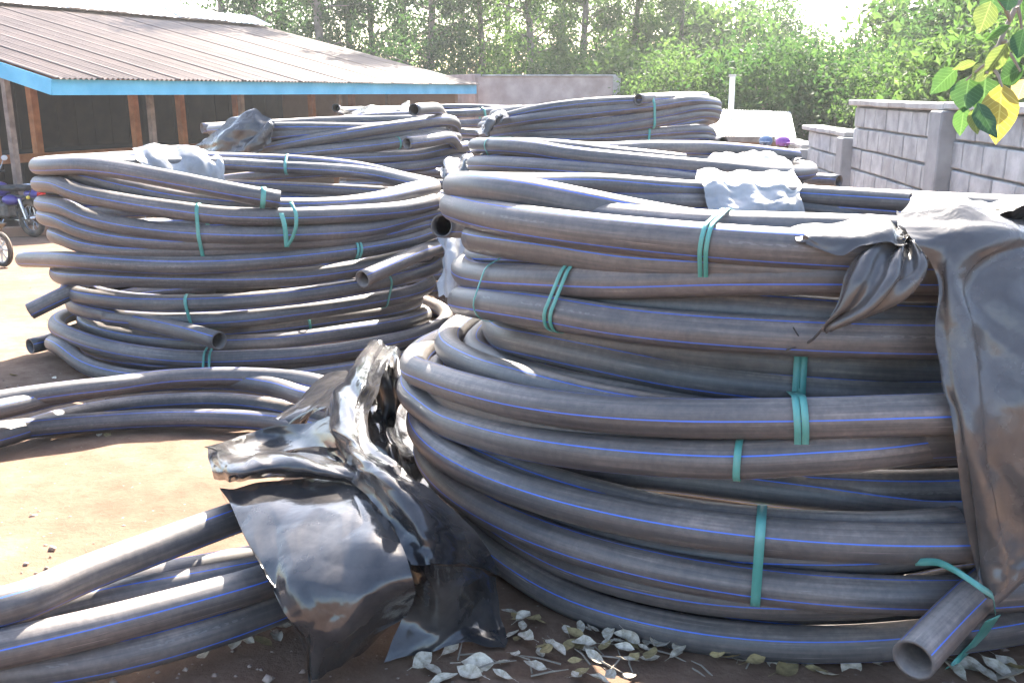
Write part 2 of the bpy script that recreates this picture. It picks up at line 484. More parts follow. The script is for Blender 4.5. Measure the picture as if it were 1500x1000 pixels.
# ---------------------------------------------------------------- open shed with a brown sheet roof
UP = np.array([-0.884, 0.469, 0]); EA = np.array([0.469, 0.884, 0])
P0 = np.array([-7.14, 15.34, CAMZ + 0.0])
RISE = 0.229
def shed_pt(s, l, z=0.0):
    """s along the eave, l up the slope, z above the roof plane (world)"""
    p = P0 + EA * s + UP * l
    p = p.copy(); p[2] += 0.235 + RISE * l + z
    return p
def build_shed():
    S, Lr = 13.1, 7.5
    base = shed_pt(6, 2.0); base[2] = gz(base[0], base[1])
    root = empty('open_shed', base, 0, 'open timber shed with brown corrugated roof and blue fascia', 'shed')
    off = np.array(root.location)
    # roofing sheets, each one its own corrugated sheet
    w = 0.82
    ns = int(round(S / w)); w = S / ns
    nx = 40
    for i in range(ns):
        dz = 0.006 * (i % 2) + random.uniform(0, .003)
        top = Lr
        V, F = [], []
        for j in range(2):
            for a in range(nx + 1):
                s = (i + a / nx) * w + (0.02 if a == nx else 0)
                # box-rib profile: shallow waves with one bold rib at the lap
                ph = (a / nx * 8) % 1.0
                wv = 0.015 * math.sin(2 * math.pi * ph)
                rib = 0.014 * max(0, 1 - abs(a / nx - 0.04) / 0.03) + 0.008 * max(0, 1 - abs(a / nx - 0.54) / 0.025) + 0.010 * max(0, 1 - abs(a / nx - 0.10) / 0.025)
                l = -0.14 + random.uniform(-.004, .004) if j == 0 else top
                V.append(shed_pt(s, l, dz + wv + rib) - off)
        for a in range(nx):
            F.append([a, a + 1, nx + 2 + a, nx + 1 + a])
        obj('roof_sheet', mesh_np('roof_sheet', V, F, True), M['roof'], root)
    # fascia boards
    def plank(a, b, w_, h_, name, mat):
        d = b - a; d = d / np.linalg.norm(d)
        MB().bar(a - off, b - off, w_, h_).build(name, mat, root)
    e0, e1 = shed_pt(-0.02, -0.02, -0.155), shed_pt(S, -0.02, -0.155)
    plank(e0, e1, 0.03, 0.24, 'fascia', M['blue_paint'])
    r0, r1 = shed_pt(-0.03, -0.04, -0.15), shed_pt(-0.03, Lr, -0.15)
    plank(r0, r1, 0.03, 0.24, 'fascia', M['blue_paint'])
    # far verge board
    plank(shed_pt(S + 0.03, 0, -0.14), shed_pt(S + 0.03, Lr, -0.14), 0.03, 0.18, 'fascia', M['grey_timber'])
    # pale ridge sheets standing over the top edge
    for i in range(6):
        s1 = S - 0.1 - i * 1.75; s0 = s1 - 1.8
        V, F = [], []
        nn = 24
        for j, (l, z) in enumerate(((Lr - 0.55, 0.10), (Lr + 0.15, 0.27), (Lr + 0.5, 0.26), (Lr + 1.2, 0.02))):
            for a in range(nn + 1):
                V.append(shed_pt(s0 + (s1 - s0) * a / nn, l + random.uniform(-.02, .02), z - (RISE * max(0, l - Lr)) + 0.012 * math.sin(a * 2.1) + 0.02 * (i % 2) + random.uniform(0, .012)) - off)
        for j in range(3):
            for a in range(nn):
                F.append([j * (nn + 1) + a, j * (nn + 1) + a + 1, (j + 1) * (nn + 1) + a + 1, (j + 1) * (nn + 1) + a])
        obj('ridge_sheet', mesh_np('ridge_sheet', V, F, True), M['roof_white'], root)
    # rear roof slope going down behind
    V = [shed_pt(0, Lr - .02, -0.01) - off, shed_pt(S, Lr - .02, -0.01) - off, shed_pt(S, Lr + 5, -0.01 - RISE * 10) - off, shed_pt(0, Lr + 5, -0.01 - RISE * 10) - off]
    obj('rear_roof', mesh_np('rear_roof', V, [[0, 1, 2, 3]]), M['roof'], root)
    # rafters and purlins under the sheets
    for s in np.arange(0.25, S, 1.25):
        plank(shed_pt(s, 0.02, -0.10), shed_pt(s, Lr, -0.10), 0.05, 0.12, 'rafter', M['timber'])
    for l in (1.2, 3.2, 5.4):
        plank(shed_pt(0.02, l, -0.21), shed_pt(S - .02, l, -0.21), 0.07, 0.10, 'purlin', M['timber'])
    def post(s, l, w_, mat, ztop=-0.26, zbot=None, name='post', lean=0.0):
        a = shed_pt(s, l, ztop); b = a.copy()
        b[2] = gz(a[0], a[1]) - 0.05 if zbot is None else zbot
        b[0] += lean
        MB().bar(b - off, a - off, w_, w_, up=(0.469, 0.884, 0)).build(name, mat, root)
    # outer row of slim grey posts
    for s in (-0.0, 2.9, 5.3, 8.6, 10.6):
        post(s + 0.05, 1.18, 0.10, M['grey_timber'])
    # inner row of reddish posts standing on a rail
    zr = CAMZ - 1.18
    for s in (0.9, 1.75, 4.05, 5.3, 7.0, 9.7, 11.4):
        post(s, 2.9, 0.14, M['timber'], zbot=zr, lean=random.uniform(-.03, .03))
    a, b_ = shed_pt(-0.2, 2.9), shed_pt(S - .4, 2.9); a[2] = b_[2] = zr
    plank(a, b_, 0.16, 0.15, 'rail', M['timber'])
    for s in (0.4, 2.4, 4.4, 6.4, 8.4, 10.6):
        p = shed_pt(s, 2.9); q = p.copy(); p[2] = zr - .075; q[2] = gz(q[0], q[1])
        plank(q, p, 0.13, 0.13, 'stub_post', M['timber'])
    # workbench top behind the rail
    c = (shed_pt(0.2, 3.6) + shed_pt(S - .6, 3.6)) / 2; c[2] = zr + 0.06
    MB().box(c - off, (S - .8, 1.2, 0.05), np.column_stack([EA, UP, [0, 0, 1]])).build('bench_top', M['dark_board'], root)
    # rear boards, one by one
    nb = 26
    for i in range(nb):
        s = (i + .5) * S / nb
        p = shed_pt(s, 6.6); zt = p[2] - .3; zb = gz(p[0], p[1]) - .1
        p[2] = (zt + zb) / 2
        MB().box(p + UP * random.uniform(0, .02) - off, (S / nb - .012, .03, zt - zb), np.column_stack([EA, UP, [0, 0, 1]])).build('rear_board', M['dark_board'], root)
    # near end boards
    for i in range(12):
        p = shed_pt(-0.0, 1.9 + i * .42); zt = p[2] - .3; zb = gz(p[0], p[1]) - .1; p[2] = (zt + zb) / 2
    # far end wall in brown plaster
    a = shed_pt(S - .25, .5); b_ = shed_pt(S - .25, 6.6); zb = gz(a[0], a[1]) - .1
    V = []
    for (p, q) in ((a, 0), (b_, 0)):
        pass
    th = EA * 0.15
    V = [a * [1, 1, 0] + [0, 0, zb], b_ * [1, 1, 0] + [0, 0, zb], b_ - [0, 0, .2], a - [0, 0, .2]]
    V = [v - off for v in V] + [v + th - off for v in V]
    obj('end_wall', mesh_np('end_wall', V, [[0, 3, 2, 1], [4, 5, 6, 7], [0, 1, 5, 4], [1, 2, 6, 5], [2, 3, 7, 6], [3, 0, 4, 7]], False), M['brown_wall'], root)
    # raised earth-coloured floor edge
    a, b_ = shed_pt(-3.0, 1.0), shed_pt(S - .3, 1.0)
    a[2] = gz(a[0], a[1]) + .06; b_[2] = gz(b_[0], b_[1]) + .06
    plank(a, b_, 0.22, 0.2, 'floor_kerb', M['brown_wall'])
    return root
build_shed()

# ---------------------------------------------------------------- rendered wall behind the yard
def build_back_wall():
    y = 28.2
    a = at_y(700, 112, y); b = at_y(908, 114, y); c = at_y(655, 108, y + 2)
    zb = float(gz(0, y)) - .2
    root = empty('rear_wall', ((a[0] + b[0]) / 2, y, zb), 0, 'pink grey rendered wall rising behind the far pipe coils', 'wall')
    off = np.array(root.location)
    MB().box(np.array([(a[0] + b[0]) / 2, y, (a[2] + zb) / 2]) - off, (b[0] - a[0], .2, a[2] - zb), None, .01).build('panel', M['pink_wall'], root)
    MB().box(np.array([b[0] - .1, y - .03, (a[2] + zb) / 2]) - off, (.22, .3, a[2] - zb + .02), None, .01).build('pillar', M['coping'], root)
    m = (a + c) / 2
    d = c - a; d[2] = 0; ln = np.linalg.norm(d); d /= ln
    R = np.column_stack([d, np.cross([0, 0, 1], d), [0, 0, 1]])
    MB().box(np.array([m[0], m[1], (a[2] + .06 + zb) / 2]) - off, (ln, .2, a[2] + .06 - zb), R, .01).build('return_panel', M['pink_wall'], root)
    MB().box(np.array([(a[0] + b[0]) / 2, y - .02, a[2] + .02]) - off, (b[0] - a[0] - .25, .26, .05), None, .01).build('coping', M['coping'], root)
build_back_wall()

# small low building with a pale sheet roof
def build_low_hut():
    y0, y1 = 17.0, 21.5
    fl, fr = at_y(1020, 199, y0), at_y(1166, 201, y0)
    bl, br = at_y(1020, 160, y1), at_y(1158, 164, y1)
    zb = float(gz(0, y0)) - .1
    root = empty('low_hut', ((fl[0] + fr[0]) / 2, y0 + 1, zb), 0, 'low hut with glaring pale corrugated roof near the wall', 'hut')
    off = np.array(root.location)
    ns = 5
    for i in range(ns):
        V, F = [], []
        nn = 22
        for j, (A, B) in enumerate(((fl, fr), (bl, br))):
            for a in range(nn + 1):
                t = (i + a / nn) / ns
                p = A + (B - A) * t
                V.append(p + [0, 0, .014 * math.sin(a / nn * 2 * math.pi * 7) + .008 * (i % 2)] - off)
        for a in range(nn):
            F.append([a, a + 1, nn + 2 + a, nn + 1 + a])
        obj('roof_sheet', mesh_np('roof_sheet', V, F), M['roof_white'], root)
    wl, wr = fl + [.15, .3, -.03], fr + [-.15, .3, -.03]
    MB().box(np.array([(wl[0] + wr[0]) / 2, (y0 + y1) / 2, (wl[2] + zb) / 2]) - off, (wr[0] - wl[0], y1 - y0 - .6, wl[2] - zb)).build('wall', M['brown_wall'], root)
    MB().bar(fl - off + [0, .02, -.05], fr - off + [0, .02, -.05], .04, .09).build('fascia', M['grey_timber'], root)
    p = at_y(1072, 160, 19.5); q = at_y(1073, 113, 19.5)
    vp = empty('vent_pipe', (p[0], p[1], p[2] - .1), 0, 'pale upright vent pipe with cap beside the low hut', 'pipe')
    o2 = np.array(vp.location)
    MB().tube([p - o2 - [0, 0, 1.5], q - o2], .055, 12).build('shaft', M['roof_white'], vp, True)
    MB().tube([q - o2, q - o2 + [0, 0, .05]], .075, 12).build('cap', M['coping'], vp, True)
build_low_hut()

# ---------------------------------------------------------------- pipe coils
PR = 0.044     # pipe radius
def pchip(x, y, xs):
    x, y = np.asarray(x, float), np.asarray(y, float)
    h = np.diff(x); d = np.diff(y) / h
    m = np.zeros_like(y)
    m[0], m[-1] = d[0], d[-1]
    for i in range(1, len(x) - 1):
        if d[i - 1] * d[i] > 0:
            w1, w2 = 2 * h[i] + h[i - 1], h[i] + 2 * h[i - 1]
            m[i] = (w1 + w2) / (w1 / d[i - 1] + w2 / d[i])
    k = np.clip(np.searchsorted(x, xs) - 1, 0, len(h) - 1)
    t = (xs - x[k]) / h[k]
    return ((2 * t ** 3 - 3 * t ** 2 + 1) * y[k] + (t ** 3 - 2 * t ** 2 + t) * h[k] * m[k]
            + (-2 * t ** 3 + 3 * t ** 2) * y[k + 1] + (t ** 3 - t ** 2) * h[k] * m[k + 1])

def resample(P, step):
    P = np.asarray(P, float)
    s = np.concatenate([[0], np.cumsum(np.linalg.norm(np.diff(P, axis=0), axis=1))])
    keep = np.concatenate([[True], np.diff(s) > 1e-6]); P, s = P[keep], s[keep]
    q = np.linspace(0, s[-1], max(4, int(s[-1] / step)))
    return np.column_stack([np.interp(q, s, P[:, i]) for i in range(3)])

def smooth_path(P, it=3):
    P = P.copy()
    for _ in range(it):
        P[1:-1] = P[1:-1] * 0.5 + (P[:-2] + P[2:]) * 0.25
    return P

def pipe_mesh(P, r=PR, n=16, phase=0.0, twist=0.05, ends=(True, True)):
    """swept pipe with open, thick-walled ends; UV x runs round the pipe, y along it"""
    P = np.asarray(P, float)
    T = np.gradient(P, axis=0); T /= np.linalg.norm(T, axis=1)[:, None]
    side = np.cross(T, np.array([0, 0, 1.0])); side /= np.linalg.norm(side, axis=1)[:, None] + 1e-9
    up = np.cross(side, T)
    s = np.concatenate([[0], np.cumsum(np.linalg.norm(np.diff(P, axis=0), axis=1))])
    ang = 2 * np.pi * np.arange(n) / n
    V, F, UV = [], [], []
    base = 0
    def sweep(idx, rad, inward):
        nonlocal base
        Q = (P[idx, None, :] + rad * (np.cos(ang)[None, :, None] * side[idx, None, :] + np.sin(ang)[None, :, None] * up[idx, None, :])).reshape(-1, 3)
        V.append(Q)
        m = len(idx)
        for i in range(m - 1):
            for k in range(n):
                a, b_, c, d = base + i * n + k, base + i * n + (k + 1) % n, base + (i + 1) * n + (k + 1) % n, base + (i + 1) * n + k
                u0, u1 = k / n, (k + 1) / n
                o0, o1 = phase + twist * s[idx[i]], phase + twist * s[idx[i + 1]]
                if inward:
                    F.append([d, c, b_, a]); UV.extend([(0.01, 0)] * 4)
                else:
                    F.append([a, b_, c, d]); UV.extend([(u0 + o0, s[idx[i]]), (u1 + o0, s[idx[i]]), (u1 + o1, s[idx[i + 1]]), (u0 + o1, s[idx[i + 1]])])
        st = base; base += m * n
        return st
    L = len(P)
    outer = sweep(np.arange(L), r, False)
    for e in (0, 1):
        if not ends[e]: continue
        dep = min(L, 12)
        idx = np.arange(dep) if e == 0 else np.arange(L - dep, L)
        inner = sweep(idx, r * 0.84, True)
        ro = outer if e == 0 else outer + (L - 1) * n
        ri = inner if e == 0 else inner + (dep - 1) * n
        rb = inner + (dep - 1) * n if e == 0 else inner
        for k in range(n):
            k2 = (k + 1) % n
            F.append([ro + k2, ro + k, ri + k, ri + k2] if e == 0 else [ro + k, ro + k2, ri + k2, ri + k])
            UV.extend([(0.01, 0)] * 4)
        F.append([rb + k for k in range(n)] if e == 0 else [rb + k for k in range(n)][::-1])
        UV.extend([(0.01, 0)] * n)
    return mesh_np('pipe', np.vstack(V), F, True, UV)

class Coil:
    """one strapped coil of pipe, described as a spiral (angle, radius, height) round a centre"""
    def __init__(self, c, label, dbg=''):
        self.c, self.label, self.pts, self.dbg = np.array(c, float), label, [], dbg
        self.camang = math.atan2(-c[1], -c[0])
        self.head, self.tail = [], []
    def cyl(self, P):
        d = P[:2] - self.c
        th = -(math.atan2(d[1], d[0]) - self.camang)
        th = (th + math.pi) % (2 * math.pi) - math.pi
        return math.degrees(th), float(np.hypot(*d)), float(P[2] - gz(P[0], P[1]))
    def xyz(self, th, R, h):
        a = self.camang - np.radians(th)
        x, y = self.c[0] + R * np.cos(a), self.c[1] + R * np.sin(a)
        return np.column_stack([x, y, gz(x, y) + h]) if np.ndim(th) else np.array([x, y, float(gz(x, y)) + h])
    def _push(self, th, R, h):
        if self.pts:
            p = self.pts[-1][0]
            while th > p - 1.0: th -= 360
            while th < p - 361: th += 360
        self.pts.append((th, R, h))
    def near(self, R, *px):
        hs = []
        for i, q in enumerate(px):
            r = q[2] if len(q) > 2 else R
            th, rr, h = self.cyl(on_cyl(q[0], q[1], self.c, r)); hs.append((round(th), round(h, 3)))
            self._push(th, rr, h)
        if DEBUG: print(self.dbg, 'near', hs)
        return self
    def far(self, R, *px):
        hs = []
        for q in px:
            r = q[2] if len(q) > 2 else R
            th, rr, h = self.cyl(on_cyl(q[0], q[1], self.c, r, True)); hs.append((round(th), round(h, 3)))
            self._push(th, rr, h)
        if DEBUG: print(self.dbg, 'far', hs)
        return self
    def plane(self, h, *px):
        hs = []
        for q in px:
            th, rr, hh = self.cyl(gp(q[0], q[1], q[2] if len(q) > 2 else h)); hs.append((round(th), round(rr, 3)))
            self._push(th, rr, hh)
        if DEBUG: print(self.dbg, 'plane', hs)
        return self
    def pol(self, *trh):
        for t in trh: self._push(*t)
        return self
    def turns(self, n, R0, R1, h0, h1, start=170):
        for i in range(int(n * 6) + 1):
            f = i / (n * 6)
            self._push(start - 60 * i, R0 + (R1 - R0) * f, h0 + (h1 - h0) * f)
        return self
    def path(self, seed=0):
        A = np.array(self.pts)
        q = -A[:, 0]
        xs = np.arange(q[0], q[-1] + 0.01, 2.0)
        R, h = pchip(q, A[:, 1], xs), pchip(q, A[:, 2], xs)
        rg = np.random.default_rng(seed + 11)
        ph = rg.uniform(0, 6.28, 4)
        t = np.radians(xs)
        R = R + 0.006 * np.sin(1.7 * t + ph[0]) + 0.004 * np.sin(4.3 * t + ph[1])
        h = h + 0.004 * np.sin(1.3 * t + ph[2]) + 0.003 * np.sin(3.9 * t + ph[3])
        self.samp = np.column_stack([-xs, R, h])
        P = self.xyz(-xs, R, h)
        if len(self.head): P = np.vstack([np.array(self.head), P])
        if len(self.tail): P = np.vstack([P, np.array(self.tail)])
        return smooth_path(resample(P, 0.045), 6 if (self.head or self.tail) else 2)
    def build(self, r=PR, seed=0, straps=(), name='pipe_coil', group=None, n=16, twist=0.05):
        P = self.path(seed)
        self.root = empty(name, (self.c[0], self.c[1], gz(*self.c)), 0, self.label, 'pipe coil', group)
        off = np.array(self.root.location)
        rg = random.Random(seed * 7 + 3)
        me = pipe_mesh(P - off, r, n, rg.uniform(0, .25), twist * rg.choice((-1, 1)) * rg.uniform(.3, 1.0))
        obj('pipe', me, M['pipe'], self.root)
        for st in straps: self.strap(r, *st)
        return self
    def strap(self, r, px, h0, h1, width=0.022, lean=0.0, loose=0.004, py=None):
        """flat green band round every turn that passes between heights h0 and h1 at this place"""
        if isinstance(px, tuple): th = px[0]
        else:
            th = self.cyl(on_cyl(px, py or 450, self.c, self.samp[:, 1].max() + r))[0]
        S = self.samp; C = []
        for k in range(-8, 9):
            t = th + 360 * k
            if S[-1, 0] <= t <= S[0, 0]:
                R = np.interp(-t, -S[:, 0], S[:, 1]); h = np.interp(-t, -S[:, 0], S[:, 2])
                if h0 <= h <= h1: C.append((R, h))
        if not C: 
            if DEBUG: print('no strap', self.dbg, px); 
            return
        pts = np.array([(R + (r + loose) * math.cos(a), h + (r + loose) * math.sin(a)) for R, h in C for a in np.linspace(0, 2 * math.pi, 20, endpoint=False)])
        pts = pts[np.lexsort((pts[:, 1], pts[:, 0]))]
        def half(pp):
            o = []
            for p in pp:
                while len(o) > 1 and np.cross(o[-1] - o[-2], p - o[-2]) <= 0: o.pop()
                o.append(p)
            return o
        H = np.array(half(pts)[:-1] + half(pts[::-1])[:-1])
        V, F = [], []
        hm = (H[:, 1].min() + H[:, 1].max()) / 2
        n = len(H)
        off = np.array(self.root.location)
        for R, h in H:
            for w, e in ((-.5, 0), (.5, 0)):
                dth = math.degrees((w * width + lean * (h - hm)) / R)
                V.append(self.xyz(th + dth, R + e, h) - off)
        F = [[2 * i, 2 * i + 1, 2 * ((i + 1) % n) + 1, 2 * ((i + 1) % n)] for i in range(n)]
        o = obj('strap', mesh_np('strap', V, F, True), M['strap'], self.root)
        md = o.modifiers.new('thickness', 'SOLIDIFY'); md.thickness = 0.0015
DEBUG = False

# ---------------- near right stack (A), read from the ground up
cA = (0.78, 2.75)
G_A, G_B = 'coils in the near right stack', 'coils in the left stack'
a6 = Coil(cA, 'lowest coil of the near right stack, lying on the leaf-strewn ground', 'A6')
a6.near(.955, (665, 751), (700, 790), (760, 835), (860, 885), (1000, 922), (1130, 939), (1250, 941), (1400, 928))
a6.near(.95, (665, 706), (700, 741), (760, 784), (860, 833), (1000, 868), (1130, 881), (1300, 877), (1410, 855))
a6.pol((-100, .86, .16), (-160, .85, .13), (-270, .85, .12), (-400, .85, .12), (-520, .84, .05), (-700, .84, .045), (-800, .84, .045))
a5 = Coil(cA, 'second coil from the ground in the near right stack, single wide green strap', 'A5')
a5.turns(1.3, .86, .87, .17, .27, 160)
a5.near(.985, (622, 657), (645, 682), (700, 722), (860, 780), (1000, 805), (1130, 815), (1300, 815), (1410, 795))
a5.near(.995, (615, 612), (640, 634), (700, 672), (860, 727), (1000, 757), (1130, 770), (1300, 776), (1400, 768))
a4 = Coil(cA, 'third coil from the ground in the near right stack, sagging darkly recessed turns', 'A4')
a4.turns(1.2, .84, .86, .37, .38, 150)
a4.near(.86, (860, 685), (1000, 700), (1160, 722), (1400, 745))
a4.near(1.05, (597, 575), (640, 612), (700, 633), (760, 646), (860, 660), (1000, 671), (1100, 673), (1230, 664), (1390, 645, .98))
a4.pol((-75, .95, .5), (-150, .95, .48))
a3 = Coil(cA, 'loose wide coil bulging from the middle of the near right stack', 'A3')
a3.turns(1.2, .87, .88, .47, .47, 150)
a3.pol((80, 1.0, .46))
a3.near(1.01, (900, 637), (1000, 646), (1160, 652), (1390, 645))
a3.near(1.055, (604, 535), (640, 557), (700, 578), (760, 593), (860, 607), (1000, 614), (1160, 612), (1390, 605))
a3.near(.94, (655, 508), (700, 540), (760, 560), (860, 587), (1000, 608, .92), (1200, 615, .89))
a3.pol((-180, .88, .60))
a3.near(.83, (695, 510), (760, 540), (860, 570), (1000, 592, .82), (1200, 600, .80))
a2 = Coil(cA, 'dark slanting coil above the bulging coil, open end poking out at its left rear', 'A2')
a2.pol((110, .83, .62))
a2.near(.83, (740, 497), (790, 506), (860, 522), (1000, 554), (1160, 575), (1370, 586))
a2.pol((-180, .83, .66))
a2.near(.80, (790, 475), (880, 498), (1000, 512), (1160, 526), (1370, 541))
a2.pol((-110, .86, .72), (-180, .93, .80), (-222, .97, .85))
a2.tail = [at_y(690, 333, 3.45), at_y(668, 332, 3.32), at_y(647, 331, 3.18)]
a1 = Coil(cA, 'coil with a cut pipe end poking left under a pale doubled strap, near right stack', 'A1')
a1.near(.94, (677, 437), (740, 446), (800, 455), (900, 474), (1000, 486), (1100, 493), (1370, 500))
a1.near(.86, (850, 440), (950, 448), (1060, 456), (1370, 472))
a1.near(.92, (685, 402), (720, 407), (800, 408), (900, 410), (1060, 404), (1200, 402), (1400, 400))
a1.near(.82, (700, 378), (740, 378), (800, 378), (900, 378), (1060, 384), (1200, 388))
a1.pol(*[(-120 - 90 * k, .76 - .30 * k / 16, .80 - .04 * k / 16) for k in range(17)])  # unseen inner turns, added to keep sunlight off the turns below
a0 = Coil(cA, 'topmost coil of the near right stack, partly under draped black plastic', 'A0')
a0.near(.92, (695, 348), (740, 356), (800, 364), (950, 385), (1100, 390), (1400, 400))
a0.near(.945, (675, 303), (700, 309), (760, 320), (900, 340), (1030, 354), (1200, 366), (1400, 372))
a0.far(.92, (1340, 330), (1200, 308), (1030, 297), (900, 295))
a0.near(.83, (715, 297), (760, 304), (900, 323), (1030, 337), (1200, 345), (1350, 350))
a0.far(.93, (1030, 280), (850, 268))
a0.near(.93, (668, 276), (700, 277), (760, 284, .91), (830, 297, .87), (900, 312, .82), (970, 325, .76), (1050, 338, .72), (1150, 350, .70))
for i, (c_, st) in enumerate((
        (a6, []), (a5, [(1113, .1, .5, .019, 0, .003, 790)]), (a4, [(1078, .4, .62, .014, 0, .003, 676)]),
        (a3, [(1176, .4, .75, .013, .12, .003, 600), (1188, .4, .75, .013, .12, .003, 600)]),
        (a2, [(1178, .5, .85, .016, 0, .004, 540), (1189, .5, .85, .016, 0, .004, 540)]),
        (a1, [(802, .66, .9, .010, -.12, .003, 430), (811, .66, .9, .010, -.12, .003, 430), (692, .6, 1.0, .006, .1, .003, 400)]),
        (a0, [(1026, .8, 1.3, .009, -.1, .003, 345), (1035, .8, 1.3, .009, -.1, .003, 345)]))):
    c_.build(r=.0395, seed=i, straps=st, group=G_A, n=20)

a7 = Coil(cA, 'slim dappled pipe end jutting towards the viewer from the near right stack', 'A7')
a7.head = [gp(1338, 966, .19), gp(1375, 925, .205), gp(1420, 878, .225), gp(1465, 838, .25), gp(1515, 800, .28)]
a7.pol((-62, 1.02, .38), (-90, .98, .40), (-150, .95, .42), (-240, .93, .43))
a7.build(r=.0385, seed=9, straps=[], name='pipe_coil', group=G_A, n=20)

# ---------------- left stack (B)
cB = (-1.52, 5.65)
b5 = Coil(cB, 'bottom coil of the left stack, spread wide on the ground with stub end', 'B5')
b5.turns(1.2, .95, .97, .07, .07, 160)
b5.pol((100, 1.14, .06))
b5.near(1.17, (92, 508), (120, 532), (180, 551), (250, 559), (330, 562), (450, 552), (580, 528))
b5.near(1.13, (95, 488), (130, 502), (200, 518), (300, 527), (450, 520), (580, 497))
b5.near(.97, (135, 478), (200, 494), (300, 502), (400, 500), (520, 485), (600, 470))
b5.pol((-100, 1.0, .15), (-200, 1.05, .12), (-262, 1.12, .10))
b5.tail = [gp(72, 501, .09), gp(44, 507, .08)]
b4 = Coil(cB, 'slumped inner coil low in the left stack with jutting cut end', 'B4')
b4.turns(1.2, .88, .88, .27, .28, 160)
b4.pol((90, .9, .27))
b4.near(.90, (165, 465), (220, 482), (300, 488), (400, 480), (520, 462), (610, 440))
b4.near(1.02, (158, 459), (200, 468))
b4.tail = [on_cyl(255, 481, cB, 1.12), on_cyl(290, 490, cB, 1.22), on_cyl(321, 499, cB, 1.33)]
b6 = Coil(cB, 'coil of two tight turns below the middle of the left stack', 'B6')
b6.near(1.02, (160, 462), (220, 468), (330, 468), (450, 456), (560, 438), (630, 415))
b6.near(1.05, (155, 438), (200, 443), (330, 444), (430, 436), (520, 422), (600, 403), (640, 386))
b6.pol((-110, .95, .42), (-180, .93, .40), (-260, .92, .38), (-360, .92, .38))
b3 = Coil(cB, 'middle coil of the left stack with sunlit cut end on its right', 'B3')
b3.head = [on_cyl(531, 409, cB, 1.36), on_cyl(570, 391, cB, 1.30), on_cyl(610, 372, cB, 1.22)]
b3.pol((-72, 1.12, .62), (-120, 1.08, .56), (-200, 1.06, .52))
b3.near(1.08, (90, 404), (150, 408), (250, 411), (340, 410), (440, 404), (520, 392), (600, 375))
b3.pol((-85, .98, .55), (-180, .93, .54), (-270, .92, .52), (-360, .92, .53))
b2 = Coil(cB, 'flat coil in the left stack with straight pipe end reaching left', 'B2')
b2.near(1.12, (100, 380), (150, 383), (250, 387), (340, 385), (440, 378), (520, 368), (600, 352), (635, 338))
b2.pol((-90, 1.05, .68), (-180, 1.04, .64), (-250, 1.05, .55))
b2.tail = [gp(118, 421, .44), gp(80, 438, .38), gp(44, 456, .32)]
b2.head = [at_y(34, 380, 5.45), at_y(60, 380, 5.2)]
b1 = Coil(cB, 'upper coil of the left stack, close even turns under the top one', 'B1')
b1.turns(1.3, .95, .97, .66, .72, 170)
b1.near(1.10, (85, 345), (130, 360), (200, 368), (290, 368), (400, 364), (520, 352), (620, 328))
b1.near(1.11, (85, 322), (130, 340), (200, 352), (290, 357), (400, 356), (520, 346), (620, 320))
b1.near(1.12, (88, 302), (130, 318), (200, 332), (290, 341), (400, 344), (520, 338), (620, 313))
b1.near(1.13, (80, 270), (110, 281), (150, 290), (250, 306), (340, 317), (430, 319), (560, 312), (635, 296))
b0 = Coil(cB, 'topmost coil of the left stack, its cut end strapped across the front', 'B0')
b0.pol((120, 1.0, .98), (40, .99, .92), (0, .98, .87))
b0.near(.98, (470, 303), (560, 293), (590, 283))
b0.far(1.04, (600, 266), (520, 252), (420, 245), (300, 238), (150, 240))
b0.near(1.04, (130, 262), (200, 280), (300, 297), (440, 303), (520, 299), (600, 285))
b0.far(1.10, (600, 262), (520, 245), (420, 236), (300, 232), (200, 232), (130, 237))
b0.near(1.13, (75, 244), (110, 243), (150, 246), (250, 263), (340, 280), (419, 293))
for i, (c_, st) in enumerate((
        (b5, [(293, 0, .3, .012, 0, .003, 525), (302, 0, .3, .012, 0, .003, 525)]),
        (b4, [(465, .1, .6, .014, .1, .003, 470)]), (b6, [(272, .1, .6, .016, .1, .003, 450), (575, .1, .6, .014, .1, .003, 410)]),
        (b3, []),
        (b2, [(527, .5, .85, .014, -.15, .003, 378), (532, .5, .85, .014, -.15, .003, 378)]),
        (b1, [(291, .5, .95, .018, 0, .003, 358)]),
        (b0, [(386, .8, 1.3, .024, -.12, .003, 310), ((-167,), .9, 1.3, .02, 0, .003)]))):
    c_.build(seed=20 + i, straps=st, group=G_B)

# ---------------- single coil on the ground at the left front (C)
cC = (-1.22, 2.82)
cc = Coil(cC, 'low coil sprawling on sunlit earth at the left front, half under plastic', 'C')
cc.plane(.055, (-120, 985), (0, 990), (100, 978), (200, 958), (300, 930), (400, 895))
cc.plane(.055, (592, 690), (590, 640), (570, 605))
cc.plane(.20, (480, 562), (430, 553), (350, 549), (250, 553), (150, 567))
cc.plane(.14, (-60, 965), (0, 950), (100, 930), (200, 906), (300, 880), (380, 858))
cc.plane(.12, (556, 690), (560, 650), (545, 615))
cc.plane(.17, (450, 583), (400, 567), (300, 557), (200, 563), (100, 578), (0, 602))
cc.plane(.12, (0, 915), (100, 886), (200, 868), (350, 842), (420, 830))
cc.plane(.06, (520, 660), (500, 625), (440, 606), (380, 593), (300, 587), (200, 593), (100, 611), (0, 641))
cc.plane(.06, (60, 884), (120, 868), (200, 851), (350, 826), (430, 812))
cc.pol((-100, .80, .06), (-180, .90, .06))
cc.plane(.21, (0, 893), (100, 850), (200, 812), (330, 765), (420, 733))
cc.build(r=.0395, seed=40, twist=.02, n=20)

